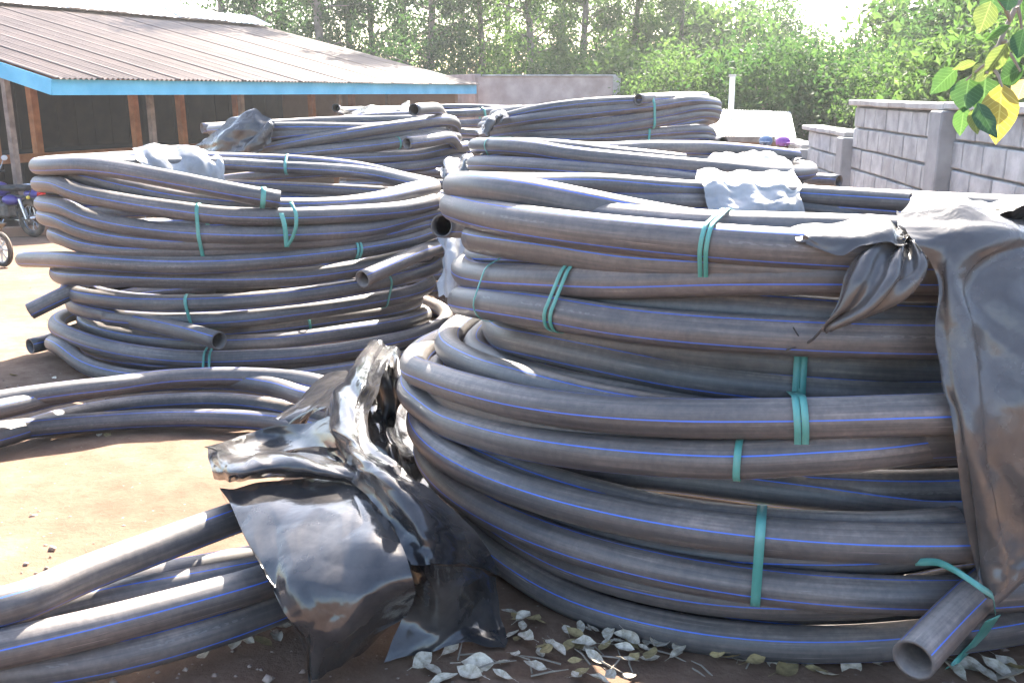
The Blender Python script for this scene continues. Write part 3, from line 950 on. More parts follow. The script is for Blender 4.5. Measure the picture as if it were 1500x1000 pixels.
# ---------------- farther stacks
def stack(cx, group, specs, seed):
    for i, (lab, fn, r, st) in enumerate(specs):
        c_ = Coil(cx, lab, group[:8]); fn(c_); c_.build(r=r, seed=seed + i, straps=st, group=group)
cD, cE, cF, cG = (-1.5, 8.15), (.80, 5.95), (.78, 8.85), (-.95, 11.3)
GD, GE, GF, GG = 'coils in the stack behind the left stack', 'coils in the stack behind the near right stack', 'coils in the tall far stack', 'coils in the farthest stack'
def d_base(c): c.turns(5.0, 1.05, 1.08, .06, .55, 170)
def d_low(c):
    c.turns(3.0, 1.06, 1.03, .63, .84, 175)
    c.near(1.06, (520, 250), (600, 246), (650, 238), (680, 230))
    c.near(1.05, (500, 232), (600, 229), (650, 220), (683, 213))
def d_mid(c):
    c.head = [on_cyl(596, 210, cD, 1.28), on_cyl(630, 206, cD, 1.24), on_cyl(660, 200, cD, 1.16)]
    c.pol((-80, 1.08, 1.2), (-140, 1.05, 1.14), (-200, 1.03, 1.1), (-270, 1.03, 1.05))
    c.near(1.05, (340, 236), (420, 226), (500, 218), (580, 210), (640, 197))
    c.near(1.0, (330, 222), (400, 212), (500, 204), (600, 196), (650, 188))
def d_top(c):
    c.near(1.04, (360, 226), (400, 217), (450, 206), (520, 194), (600, 182), (655, 176))
    c.pol((-120, 1.0, 1.30), (-200, 1.0, 1.3))
    c.near(1.0, (330, 208), (400, 200), (500, 192), (560, 188), (640, 182))
    c.far(1.04, (600, 176), (500, 177), (400, 181), (320, 187))
    c.tail = [at_y(296, 188, 8.3)]
def d_end(c):
    c.head = [at_y(606, 161, 7.15), at_y(640, 158, 7.6)]
    c.pol((-95, .98, 1.46), (-180, .95, 1.44), (-250, .95, 1.40), (-320, .98, 1.36), (-400, 1.0, 1.36))
stack(cD, GD, (
    ('base coil of the stack behind the left stack, mostly hidden', d_base, PR, []),
    ('lower coil of the stack behind the left stack, above its base coil', d_low, PR, []),
    ('middle coil of the stack behind the left stack, cut end low on right', d_mid, PR, [(590, .8, 1.3, .015, .1, .003, 225)]),
    ('upper coil of the stack behind the left stack, turns crossing steeply', d_top, PR, []),
    ('topmost loop of the stack behind the left stack, bright cut end at right', d_end, PR, [(622, 1.2, 1.6, .02, .1, .003, 178)])), 60)
def e_base(c): c.turns(5.5, 1.0, 1.02, .06, .66, 170)
def e_low(c):
    c.near(1.03, (712, 275), (800, 280), (900, 288), (1000, 296), (1150, 300))
    c.near(1.03, (710, 256), (850, 266), (950, 274), (1030, 283), (1150, 290))
    c.near(1.05, (712, 238), (760, 240), (850, 248), (950, 258), (1030, 268), (1150, 280))
    c.pol((-90, 1.0, .92), (-135, 1.1, .93))
    c.tail = [at_y(1195, 262, 6.6), at_y(1229, 266, 6.45)]
def e_top(c):
    c.turns(1.1, .9, .92, .98, 1.0, 170)
    c.near(.93, (760, 222), (850, 232), (950, 243), (1030, 252), (1120, 258))
    c.far(.98, (1150, 247), (1050, 240), (900, 236))
    c.near(1.0, (697, 213), (730, 212), (780, 216), (830, 226), (930, 238), (1030, 247), (1150, 255))
    c.far(.98, (1120, 240), (1000, 232), (850, 218))
    c.near(.9, (760, 214), (820, 217), (900, 228), (1010, 240))
def e_end(c):
    c.pol((-100, 1.0, 1.08), (-200, 1.0, 1.12), (-260, .98, 1.15), (-300, .9, 1.2))
    c.tail = [at_y(880, 221, 5.5), at_y(940, 217, 5.7), at_y(1030, 217, 5.9), at_y(1100, 222, 6.05), at_y(1168, 230, 6.15)]
stack(cE, GE, (
    ('base coil of the stack behind the near right stack, almost hidden', e_base, PR, []),
    ('thick lower coil of the stack behind the near right stack, end by wall', e_low, PR, []),
    ('upper coil of the stack behind the near right stack under crumpled plastic', e_top, PR, [(706, .8, 1.4, .012, 0, .003, 215)]),
    ('loop with long straight pipe end pointing right towards the wall', e_end, PR, [])), 80)
def f_base(c): c.turns(8.0, 1.0, 1.03, .06, .95, 170)
def f_low(c):
    c.near(1.02, (740, 236), (850, 228), (950, 220), (1035, 212))
    c.near(1.02, (735, 222), (850, 214), (950, 207), (1035, 202))
    c.near(1.03, (722, 209), (850, 203), (950, 196), (1037, 190))
    c.pol((-95, 1.0, 1.2)); c.tail = [at_y(1042, 209, 8.2), at_y(1060, 208, 7.9)]
def f_top(c):
    c.near(1.03, (722, 203), (850, 194), (950, 181), (1035, 168))
    c.near(1.04, (718, 193), (850, 183), (950, 170), (1030, 157))
    c.near(1.05, (718, 183), (830, 168), (940, 156), (1020, 147))
    c.near(1.02, (722, 175), (800, 159), (870, 152), (930, 149), (1010, 146))
def f_end(c):
    c.head = [at_y(935, 146, 7.75), at_y(970, 144, 8.0), at_y(1010, 142, 8.4)]
    c.pol((-100, .98, 1.72), (-180, .95, 1.66), (-260, .95, 1.55), (-330, .9, 1.55))
stack(cF, GF, (
    ('base coil of the tall far stack, hidden by nearer coils', f_base, PR, []),
    ('lower coil of the tall far stack, closely packed level turns', f_low, PR, [(951, .9, 1.5, .02, -.1, .003, 205)]),
    ('upper coil of the tall far stack, turns fanning up to the right', f_top, PR, [(960, 1.2, 1.8, .022, .1, .003, 165)]),
    ('single loop crowning the tall far stack, dark cut end on top', f_end, PR, [])), 100)
def g_base(c): c.turns(9.0, 1.0, 1.03, .06, 1.1, 170)
def g_top(c):
    c.turns(2.0, 1.03, 1.03, 1.2, 1.40, 170)
    c.near(1.03, (640, 193), (700, 195), (760, 190))
    c.near(1.05, (600, 182), (668, 181), (745, 178))
    c.near(1.05, (580, 170), (660, 167), (745, 162))
    c.far(1.05, (745, 160), (660, 158), (560, 160), (500, 163))
    c.tail = [at_y(492, 158, 10.6)]
stack(cG, GG, (
    ('base coil of the farthest stack, hidden by nearer coils', g_base, PR, []),
    ('top coil of the farthest stack before the rear wall', g_top, PR, [(715, 1.2, 1.9, .03, .2, .003, 180)])), 120)

# ---------------------------------------------------------------- black plastic sheeting
def plastic(name, c1, c2, r0, r1, bs):
    m, nt, b = nmat(name)
    p = nt.nodes.new('ShaderNodeNewGeometry').outputs['Position']
    n = noise(nt, p, 5.0, 6, 0.6)
    c = ramp(nt, n, [(0.40, c1), (0.68, c2)])
    nt.links.new(c, b.inputs['Base Color'])
    nt.links.new(mth(nt, 'MULTIPLY_ADD', n, r1 - r0, r0), b.inputs['Roughness'])
    b.inputs['Specular IOR Level'].default_value = 0.6
    w = noise(nt, p, 16.0, 3, 0.5, 1.2)
    w2 = noise(nt, p, 48.0, 2, 0.5, 0.6)
    bump(nt, b, mth(nt, 'ADD', w, mth(nt, 'MULTIPLY', w2, 0.25)), bs, 0.03)
    return m
M['plastic'] = plastic('glossy_black_plastic', (0.020, 0.020, 0.022), (0.085, 0.076, 0.070), 0.05, 0.24, 0.05)
M['plastic_dusty'] = plastic('dusty_black_plastic', (0.050, 0.046, 0.044), (0.10, 0.090, 0.083), 0.16, 0.36, 0.09)

M['plastic_pale'] = plastic('pale_grey_plastic', (0.20, 0.20, 0.205), (0.38, 0.37, 0.36), 0.25, 0.45, 0.06)  # paler grey than the other sheets

def facet_noise(X, Y, cell, rg):
    """piecewise-linear noise on a triangular lattice: flat facets meeting in sharp creases"""
    a = rg.uniform(0, math.pi); st = rg.uniform(.55, 1.0)
    x = (X * math.cos(a) + Y * math.sin(a)) / cell + 50.3; y = (-X * math.sin(a) + Y * math.cos(a)) / cell * st + 50.7
    x = x + .22 * np.sin(y * 1.3 + a); y = y + .22 * np.sin(x * 1.1)
    T = rg.uniform(-1, 1, (128, 128))
    i, j = np.floor(x).astype(int) % 127, np.floor(y).astype(int) % 127
    f, g = x - np.floor(x), y - np.floor(y)
    lo = T[i, j] * (1 - f - g) + T[i + 1, j] * f + T[i, j + 1] * g
    hi = T[i + 1, j + 1] * (f + g - 1) + T[i, j + 1] * (1 - f) + T[i + 1, j] * (1 - g)
    return np.where(f + g < 1, lo, hi)

def cubic_grid(C, nu, nv):
    """smooth surface through a grid of control points"""
    C = np.asarray(C, float)
    def interp(A, n):
        m = len(A)
        if m == 2:
            t = np.linspace(0, 1, n)[:, None, None]
            return A[0] * (1 - t) + A[1] * t
        T = np.zeros_like(A)
        T[1:-1] = (A[2:] - A[:-2]) / 2; T[0] = A[1] - A[0]; T[-1] = A[-1] - A[-2]
        s = np.linspace(0, m - 1, n); k = np.minimum(s.astype(int), m - 2); t = (s - k)[:, None, None]
        return ((2 * t ** 3 - 3 * t ** 2 + 1) * A[k] + (t ** 3 - 2 * t ** 2 + t) * T[k] + (-2 * t ** 3 + 3 * t ** 2) * A[k + 1] + (t ** 3 - t ** 2) * T[k + 1])
    return np.swapaxes(interp(np.swapaxes(interp(C, nv), 0, 1), nu), 0, 1)

def sheet(name, C, parent, mat, nu=60, nv=60, seed=0, crease=0.012, folds=(0, 0.0, 0.0), edge=0.012, keep=0.0, pushc=None):
    """sheet patch: control surface + sharp random creases + running folds (count, depth, phase)"""
    S = cubic_grid(C, nu, nv)
    rg = np.random.default_rng(seed + 500)
    v, u = np.meshgrid(np.linspace(0, 1, nv), np.linspace(0, 1, nu), indexing='ij')
    dU = np.gradient(S, axis=1); dV = np.gradient(S, axis=0)
    Nn = np.cross(dU, dV); Nn /= np.linalg.norm(Nn, axis=2)[..., None] + 1e-9
    L = np.linalg.norm(S[:, -1] - S[:, 0], axis=1).mean(), np.linalg.norm(S[-1] - S[0], axis=1).mean()
    X, Y = u * L[0], v * L[1]
    d = np.zeros_like(u)
    d += crease * 1.3 * facet_noise(X, Y, .20, rg) + crease * .8 * facet_noise(X, Y, .095, rg) + crease * .36 * facet_noise(X, Y, .04, rg)
    if folds[0]:
        f = np.sin(2 * np.pi * (folds[0] * u + folds[2] + 0.12 * np.sin(3 * v + folds[2] * 7) + 0.04 * facet_noise(X, Y, .15, rg)))
        d += folds[1] * (np.abs(f) ** 0.7 * np.sign(f)) * (0.4 + 0.6 * np.sin(np.pi * np.clip(v * 0.9 + 0.08, 0, 1)))
    w = 1.0
    if keep: w = np.minimum(1, np.minimum(np.minimum(u, 1 - u), np.minimum(v, 1 - v)) / keep)
    S = S + Nn * (d * w)[..., None]
    # ragged outline
    ev = edge * np.sin(u * 9 + rg.uniform(0, 6)) + edge * .6 * np.sin(u * 23 + rg.uniform(0, 6))
    eu = edge * np.sin(v * 8 + rg.uniform(0, 6)) + edge * .6 * np.sin(v * 21 + rg.uniform(0, 6))
    S = S + (dV / (np.linalg.norm(dV, axis=2)[..., None] + 1e-9)) * (ev * (2 * v - 1) ** 4 * np.sign(v - .5))[..., None]
    S = S + (dU / (np.linalg.norm(dU, axis=2)[..., None] + 1e-9)) * (eu * (2 * u - 1) ** 4 * np.sign(u - .5))[..., None]
    V = S.reshape(-1, 3)
    g0 = gz(V[:, 0], V[:, 1]) + 0.008
    V[:, 2] = np.maximum(V[:, 2], g0)
    off = np.array(parent.location)
    I = np.arange(nu * nv).reshape(nv, nu)
    F = np.stack([I[:-1, :-1], I[:-1, 1:], I[1:, 1:], I[1:, :-1]], -1).reshape(-1, 4)
    o = obj(name, mesh_np(name, V - off, F), mat, parent)
    return o

def G3(rows):
    return [[gp(*q) for q in r] for r in rows]
def Cy(c, rows, far=False):
    return [[on_cyl(q[0], q[1], c, q[2], far) for q in r] for r in rows]

# sheet thrown over the near right stack
ps = empty('plastic_sheet', tuple(gp(1440, 900, 0)), 0, 'dusty black plastic draped over the right side of the near right stack', 'plastic sheet')
TH = (-13, -20, -26, -33, -44); TB = (-153, -141, -129, -115, -98)
fr_ = [a0.xyz(t, .93, .955 + .004 * (k % 2)) for k, t in enumerate(TH)]
bk_ = [a0.xyz(t, .98, .955 - .012 * k) for k, t in enumerate(TB)]
def mixrow(t, lift):
    return [f * (1 - t) + b_ * t + np.array([0, 0, lift * (1 - abs(2 * k / 4 - 1) * .4)]) for k, (f, b_) in enumerate(zip(fr_, bk_))]
top_rows = [bk_, mixrow(.75, .02), mixrow(.5, .0), mixrow(.25, .012), fr_]
sheet('top_panel', top_rows, ps, M['plastic_dusty'], 90, 70, 1, .020, (3, .008, .2))
hang = [fr_, [a0.xyz(t, 1.015, .925) for t in TH]] + Cy(cA, [[(1372, 398, 1.04), (1394, 404, 1.05), (1432, 406, 1.05), (1485, 410, 1.04), (1565, 415, 1.02)],
               [(1378, 500, 1.09), (1402, 505, 1.09), (1442, 505, 1.10), (1492, 505, 1.10), (1570, 505, 1.09)],
               [(1391, 600, 1.14), (1412, 605, 1.15), (1450, 605, 1.15), (1502, 605, 1.15), (1575, 600, 1.14)],
               [(1405, 700, 1.15), (1427, 705, 1.16), (1460, 705, 1.16), (1508, 705, 1.16), (1565, 700, 1.14)],
               [(1421, 800, 1.13), (1438, 812, 1.14), (1466, 805, 1.14), (1500, 792, 1.13), (1545, 780, 1.1)],
               [(1446, 866, 1.15), (1450, 876, 1.15), (1464, 862, 1.15), (1486, 838, 1.14), (1520, 815, 1.12)]])
sheet('hanging_panel', hang, ps, M['plastic_dusty'], 110, 140, 2, .013, (1.8, .011, .1), .003)
fan = Cy(cA, [[(1322, 354, .96), (1325, 352, .965), (1328, 352, .965), (1331, 353, .965), (1334, 355, .96)],
              [(1262, 364, 1.0), (1290, 372, 1.02), (1318, 378, 1.03), (1345, 376, 1.03), (1364, 370, 1.02)],
              [(1232, 400, 1.02), (1268, 408, 1.06), (1305, 412, 1.07), (1340, 405, 1.06), (1366, 395, 1.03)],
              [(1216, 445, 1.03), (1240, 450, 1.06), (1270, 450, 1.07), (1300, 442, 1.06), (1332, 430, 1.03)],
              [(1207, 474, 1.03), (1214, 474, 1.04), (1222, 472, 1.045), (1232, 470, 1.04), (1245, 467, 1.03)],
              [(1203, 482, 1.03), (1205, 482, 1.03), (1207, 481, 1.03), (1209, 480, 1.03), (1211, 479, 1.03)]])
sheet('gathered_fold', fan, ps, M['plastic_dusty'], 70, 70, 3, .010, (3, .010, .3), .002)
flap = Cy(cA, [[(1152, 334, .90), (1200, 326, .86), (1255, 318, .84), (1300, 326, .88), (1322, 346, .95)],
           [(1168, 344, .99), (1215, 343, .98), (1262, 336, .97), (1300, 342, .98), (1324, 352, .99)],
           [(1186, 354, 1.0), (1222, 371, 1.01), (1262, 363, 1.01), (1300, 360, 1.01), (1326, 358, 1.0)]])
sheet('flap', flap, ps, M['plastic_dusty'], 50, 36, 4, .008, (2, .006, .4), .004)
kn = on_cyl(1326, 352, cA, .95)
m_ = MB()
for q in range(5):
    a = q * 1.25
    m_.tube([kn + [0, 0, -.01], kn + [.02 * math.cos(a), .015 * math.sin(a), .015], kn + [.045 * math.cos(a + .4), .03 * math.sin(a + .4), .03 - .006 * q]], [.009, .007, .002], 6)
m_.V = [v - np.array(ps.location) for v in m_.V]
m_.build('knot', M['plastic_dusty'], ps, True)
m_ = MB()
t0, t1 = on_cyl(1206, 480, cA, 1.03), on_cyl(1178, 505, cA, .96)
m_.tube([t0, (t0 + t1) / 2 + [0, 0, -.005], t1], .0025, 6)
m_.tube([t1, t1 + [-.03, -.02, .04]], .0015, 5); m_.tube([t1, t1 + [-.04, -.02, -.005]], .0015, 5)
m_.V = [v - np.array(ps.location) for v in m_.V]
m_.build('twine', M['plastic_dusty'], ps, True)

# crumpled glossy sheet lying between the two front coils
pf = empty('plastic_sheet', tuple(gp(520, 900, 0)), 0, 'crumpled glossy black plastic slumped over the low front coil', 'plastic sheet')
main = G3([[(322, 712, .29), (380, 706, .30), (450, 700, .31), (500, 697, .32), (540, 702, .32)],
           [(338, 745, .275), (400, 745, .295), (465, 742, .31), (525, 745, .325), (568, 752, .32)],
           [(362, 795, .25), (420, 795, .27), (480, 793, .29), (540, 795, .305), (592, 805, .29)],
           [(392, 850, .215), (440, 850, .235), (495, 848, .25), (550, 848, .255), (604, 852, .24)],
           [(425, 905, .165), (460, 902, .18), (500, 900, .19), (545, 893, .19), (598, 878, .17)],
           [(448, 945, .10), (470, 942, .115), (500, 936, .125), (530, 924, .12), (578, 900, .11)],
           [(452, 998, .01), (466, 988, .015), (490, 974, .02), (520, 954, .03), (556, 920, .06)]])
sheet('main_panel', main, pf, M['plastic'], 110, 130, 11, .013, (0, 0, 0), .004)
side = G3([[(322, 712, .29), (338, 745, .275), (362, 795, .25), (392, 850, .215), (425, 905, .165), (448, 945, .10), (452, 998, .01)],
           [(326, 724, .22), (344, 760, .20), (369, 810, .17), (398, 866, .13), (430, 920, .08), (450, 962, .03), (456, 1003, .003)]])
sheet('turned_edge', side, pf, M['plastic'], 60, 10, 12, .002, (0, 0, 0), .001)
roll = G3([[(306, 652, .31), (345, 668, .31), (400, 664, .325), (460, 668, .34), (520, 688, .34)],
           [(304, 668, .325), (345, 676, .345), (400, 668, .355), (460, 674, .365), (524, 692, .355)],
           [(308, 690, .315), (350, 692, .34), (405, 684, .35), (465, 690, .355), (530, 702, .345)],
           [(314, 702, .285), (352, 706, .30), (408, 700, .31), (468, 703, .32), (534, 710, .325)]])
sheet('rolled_band', roll, pf, M['plastic'], 90, 40, 13, .010, (0, 0, 0), .002)
upl = G3([[(305, 650, .37), (340, 638, .34), (380, 628, .33), (430, 618, .36), (480, 606, .40)],
          [(330, 660, .33), (365, 650, .31), (400, 640, .31), (440, 634, .34), (486, 630, .38)],
          [(350, 672, .30), (385, 664, .30), (420, 656, .31), (455, 652, .33), (494, 656, .36)]])
sheet('inner_fold', upl, pf, M['plastic'], 60, 40, 14, .012, (0, 0, 0), .002)
up2 = G3([[(400, 612, .22), (425, 590, .24), (450, 566, .27), (478, 548, .29), (505, 542, .31)],
          [(420, 618, .24), (445, 600, .28), (468, 580, .31), (495, 562, .34), (522, 552, .36)],
          [(445, 622, .24), (465, 610, .29), (485, 598, .33), (505, 582, .37), (530, 570, .40)]])
sheet('shining_fold', up2, pf, M['plastic'], 60, 50, 15, .016, (0, 0, 0), .003)
strip = G3([[(538, 512, .44), (548, 500, .47), (560, 502, .48), (580, 506, .47)],
            [(508, 548, .41), (525, 538, .46), (540, 545, .48), (552, 556, .44)],
            [(480, 590, .37), (500, 575, .42), (520, 590, .44), (532, 610, .40)],
            [(470, 635, .34), (495, 625, .39), (525, 640, .41), (548, 660, .38)],
            [(490, 680, .34), (520, 672, .38), (555, 680, .395), (590, 695, .36)],
            [(535, 725, .335), (565, 715, .37), (605, 722, .37), (650, 735, .32)],
            [(580, 780, .30), (612, 770, .325), (655, 775, .29), (700, 788, .22)],
            [(602, 830, .25), (640, 825, .25), (690, 828, .18), (735, 842, .10)]])
sheet('long_fold', strip, pf, M['plastic'], 60, 130, 16, .010, (1.4, .014, .15), .003)
tr = G3([[(600, 812, .26), (640, 826, .25), (690, 830, .18), (737, 842, .09)],
         [(602, 850, .18), (645, 862, .17), (695, 868, .10), (741, 890, .04)],
         [(590, 905, .08), (640, 908, .07), (690, 912, .04), (742, 925, .012)],
         [(560, 972, .008), (630, 948, .01), (690, 946, .01), (743, 948, .008)]])
sheet('trailing_corner', tr, pf, M['plastic'], 80, 70, 17, .016, (0, 0, 0), .003)
dk = G3([[(545, 502, .48), (562, 500, .47), (590, 512, .44)],
         [(540, 545, .40), (565, 548, .40), (590, 552, .40)],
         [(545, 590, .30), (570, 595, .30), (588, 590, .32)],
         [(550, 640, .22), (565, 640, .2), (575, 630, .2)]])
sheet('dark_fold', dk, pf, M['plastic'], 30, 50, 18, .014, (2, .015, 0), .004)
und = G3([[(455, 640, .30), (500, 640, .34), (540, 660, .34)],
          [(420, 670, .30), (490, 690, .32), (560, 720, .30)],
          [(500, 760, .25), (560, 790, .24), (610, 830, .20)],
          [(560, 900, .06), (600, 900, .06), (640, 900, .05)]])
sheet('under_fold', und, pf, M['plastic'], 40, 40, 19, .01, (0, 0, 0), .004)

bk2 = G3([[(500, 560, .30), (545, 540, .36), (600, 545, .30)],
          [(505, 610, .26), (560, 600, .28), (612, 610, .22)],
          [(530, 660, .20), (580, 670, .20), (630, 690, .14)],
          [(560, 720, .14), (610, 740, .12), (650, 770, .06)]])
sheet('tucked_fold', bk2, pf, M['plastic'], 40, 50, 20, .016, (1.5, .012, 0), .004)

# smaller pieces on the other stacks
pb = empty('plastic_sheet', tuple(b0.xyz(150, 1.0, 1.2)), 0, 'crumpled grey sheen plastic over the rear rim of the left stack', 'plastic sheet')
pbg = Cy(cB, [[(193, 216, 1.17), (225, 212, 1.18), (262, 213, 1.18), (298, 216, 1.18), (316, 224, 1.17)],
       [(196, 219, 1.10), (230, 216, 1.10), (265, 217, 1.10), (300, 220, 1.10), (319, 228, 1.10)],
       [(202, 232, .99), (236, 234, .98), (268, 234, .98), (303, 238, .98), (324, 246, .98)],
       [(212, 248, .96), (248, 262, .94), (274, 260, .94), (308, 264, .94), (331, 268, .94)]], True)
sheet('cover', pbg, pb, M['plastic_pale'], 70, 50, 21, .020, (2.5, .018, .2), .006)
pd = empty('plastic_sheet', tuple(gp(340, 215, 1.3)), 0, 'brownish plastic slung over the stack behind the left stack', 'plastic sheet')
pdg = Cy(cD, [[(364, 160, 1.0), (380, 166, 1.04), (398, 178, 1.08), (402, 190, 1.1)],
              [(340, 172, 1.08), (362, 182, 1.14), (384, 192, 1.16), (396, 204, 1.16)],
              [(312, 194, 1.12), (335, 202, 1.18), (362, 210, 1.2), (386, 218, 1.18)],
              [(284, 216, 1.16), (315, 222, 1.2), (345, 226, 1.22), (376, 230, 1.2)]])
sheet('cover', pdg, pd, M['plastic_dusty'], 60, 50, 22, .02, (2, .025, .1), .008)
pe = empty('plastic_sheet', tuple(gp(1110, 300, .9)), 0, 'pale glinting plastic hanging in folds on the stack behind the near right stack', 'plastic sheet')
PX = [(1020, 1030, 1036, 1052), (1062, 1068, 1076, 1088), (1102, 1106, 1112, 1120), (1140, 1145, 1150, 1155), (1164, 1172, 1178, 1188)]
peg = [[at_y(q[0], 250 + 2 * math.sin(k), 4.75) for k, q in enumerate(PX)],
       [at_y(q[0], 258, 4.2) for k, q in enumerate(PX)],
       [on_cyl(q[1], 263 + 2 * k, cA, .98, True) for k, q in enumerate(PX)],
       [on_cyl(q[1], 272 + 2 * k, cA, .86, True) for k, q in enumerate(PX)],
       [on_cyl(q[2], 300 + k, cA, .80, True) for k, q in enumerate(PX)],
       [on_cyl(q[3], 345, cA, .77, True) for k, q in enumerate(PX)]]
sheet('cover', peg, pe, M['plastic_pale'], 90, 70, 23, .010, (3.5, .010, .2), .004)
pe2 = [[at_y(1030, 232, 5.9), at_y(1070, 224, 5.95), at_y(1110, 226, 6.0), at_y(1150, 236, 6.0)],
       [at_y(1022, 244, 5.5), at_y(1065, 234, 5.5), at_y(1110, 236, 5.5), at_y(1162, 246, 5.55)],
       [at_y(1020, 262, 5.2), at_y(1066, 256, 5.15), at_y(1115, 258, 5.15), at_y(1168, 266, 5.2)]]
sheet('crumple', pe2, pe, M['plastic_pale'], 60, 40, 24, .03, (2, .02, .4), .008)
pm = empty('plastic_sheet', tuple(gp(672, 260, 1.0)), 0, 'small black plastic scrap wedged between the middle stacks', 'plastic sheet')
pmg = [[at_y(640, 244, 6.5), at_y(662, 232, 6.5), at_y(690, 226, 6.5)],
       [at_y(646, 262, 6.3), at_y(668, 252, 6.25), at_y(698, 246, 6.3)],
       [at_y(652, 290, 6.2), at_y(672, 286, 6.1), at_y(700, 284, 6.2)]]
sheet('scrap', pmg, pm, M['plastic_dusty'], 40, 40, 25, .025, (2, .03, 0), .01)
pm2 = empty('plastic_sheet', tuple(gp(665, 400, .3)), 0, 'dusty plastic strip hanging in the gap beside the near right stack', 'plastic sheet')
pmg2 = [[at_y(640, 330, 4.6), at_y(662, 335, 4.6), at_y(690, 335, 4.6)],
        [at_y(645, 375, 4.5), at_y(665, 380, 4.45), at_y(690, 380, 4.5)],
        [at_y(640, 430, 4.4), at_y(660, 440, 4.35), at_y(685, 440, 4.4)]]
sheet('strip', pmg2, pm2, M['plastic_pale'], 30, 40, 26, .015, (1.5, .03, 0), .01)
pg = empty('plastic_sheet', tuple(at_y(550, 170, 10.6)), 0, 'thin plastic laid over the farthest stack near the shed', 'plastic sheet')
pgg = [[at_y(505, 166, 11.6), at_y(540, 160, 11.6), at_y(585, 154, 11.6), at_y(602, 158, 11.6)],
       [at_y(500, 172, 10.7), at_y(540, 168, 10.6), at_y(580, 164, 10.6), at_y(605, 166, 10.7)],
       [at_y(498, 182, 10.4), at_y(540, 184, 10.3), at_y(580, 182, 10.3), at_y(610, 180, 10.4)]]
sheet('cover', pgg, pg, M['plastic_dusty'], 50, 36, 27, .03, (2, .04, 0), .02)
pf2 = empty('plastic_sheet', tuple(at_y(716, 195, 8.2)), 0, 'twisted plastic strip on the left shoulder of the tall far stack', 'plastic sheet')
pfg = [[at_y(728, 166, 8.3), at_y(735, 165, 8.2), at_y(745, 168, 8.1)],
       [at_y(712, 178, 8.0), at_y(720, 178, 7.9), at_y(728, 182, 7.9)],
       [at_y(700, 198, 7.9), at_y(707, 200, 7.8), at_y(713, 202, 7.8)]]
sheet('strip', pfg, pf2, M['plastic_dusty'], 30, 30, 28, .03, (1, .03, 0), .01)

# loose green strap tails
def ribbon(parent, P, w, axis=(1, 0, 0), name='strap_tail'):
    P = smooth_path(resample(np.array(P), .01), 4)
    ax = np.array(axis, float) * w / 2
    off = np.array(parent.location)
    V = np.vstack([P - ax - off, P + ax - off]); n = len(P)
    o = obj(name, mesh_np(name, V, [[i, i + 1, n + i + 1, n + i] for i in range(n - 1)]), M['strap'], parent)
    md = o.modifiers.new('thickness', 'SOLIDIFY'); md.thickness = .0015
ribbon(b0.root, [on_cyl(412, 312, cB, 1.2), on_cyl(417, 330, cB, 1.22), on_cyl(419, 350, cB, 1.22), on_cyl(420, 362, cB, 1.22)], .022)
ribbon(b0.root, [on_cyl(426, 296, cB, 1.22), on_cyl(434, 312, cB, 1.27), on_cyl(434, 332, cB, 1.27), on_cyl(428, 350, cB, 1.24), on_cyl(420, 362, cB, 1.22)], .018)
ribbon(a7.root, [gp(1340, 823, .30), gp(1375, 822, .33), gp(1405, 838, .33), gp(1440, 862, .31), gp(1456, 872, .28), gp(1458, 895, .22)], .014, (0, .6, .8))
ribbon(a7.root, [gp(1455, 905, .18), gp(1435, 935, .10), gp(1410, 960, .03), gp(1395, 975, .012)], .035, (.9, .2, .3))

# ---------------------------------------------------------------- vegetation
def leaf_material(name, cols, trans, tcol, rough=0.5, tmix=0.5):
    m, nt, b = nmat(name)
    p = nt.nodes.new('ShaderNodeNewGeometry')
    r = p.outputs['Random Per Island']
    n = noise(nt, p.outputs['Position'], 0.6, 3)
    f = mth(nt, 'ADD', mth(nt, 'MULTIPLY', r, 0.6), mth(nt, 'MULTIPLY', n, 0.4))
    c = ramp(nt, f, [(0.15 + 0.7 * i / (len(cols) - 1), k) for i, k in enumerate(cols)])
    nt.links.new(c, b.inputs['Base Color'])
    b.inputs['Roughness'].default_value = 0.65
    b.inputs['Specular IOR Level'].default_value = 0.15
    t = nt.nodes.new('ShaderNodeBsdfTranslucent')
    tc = mixc(nt, 1.0, c, tcol, 'MULTIPLY')
    nt.links.new(tc, t.inputs['Color'])
    mx = nt.nodes.new('ShaderNodeMixShader'); mx.inputs[0].default_value = tmix
    nt.links.new(b.outputs[0], mx.inputs[1]); nt.links.new(t.outputs[0], mx.inputs[2])
    nt.links.new(mx.outputs[0], nt.nodes['Material Output'].inputs['Surface'])
    return m
M['euc'] = leaf_material('grey_green_foliage', [(0.025, 0.050, 0.024), (0.045, 0.080, 0.036), (0.075, 0.11, 0.05)], 0.5, (1.2, 1.5, 0.9))
M['bush'] = leaf_material('bright_green_foliage', [(0.04, 0.075, 0.028), (0.07, 0.11, 0.04), (0.11, 0.145, 0.06)], 0.5, (1.25, 1.5, 0.85))
M['dark_bush'] = leaf_material('deep_green_foliage', [(0.025, 0.052, 0.022), (0.045, 0.082, 0.033), (0.075, 0.11, 0.045)], 0.5, (1.2, 1.5, 0.85))
M['bark'] = simple('pale_bark', (0.13, 0.105, 0.085), (0.26, 0.22, 0.18), 3, 0.9, 0.5)

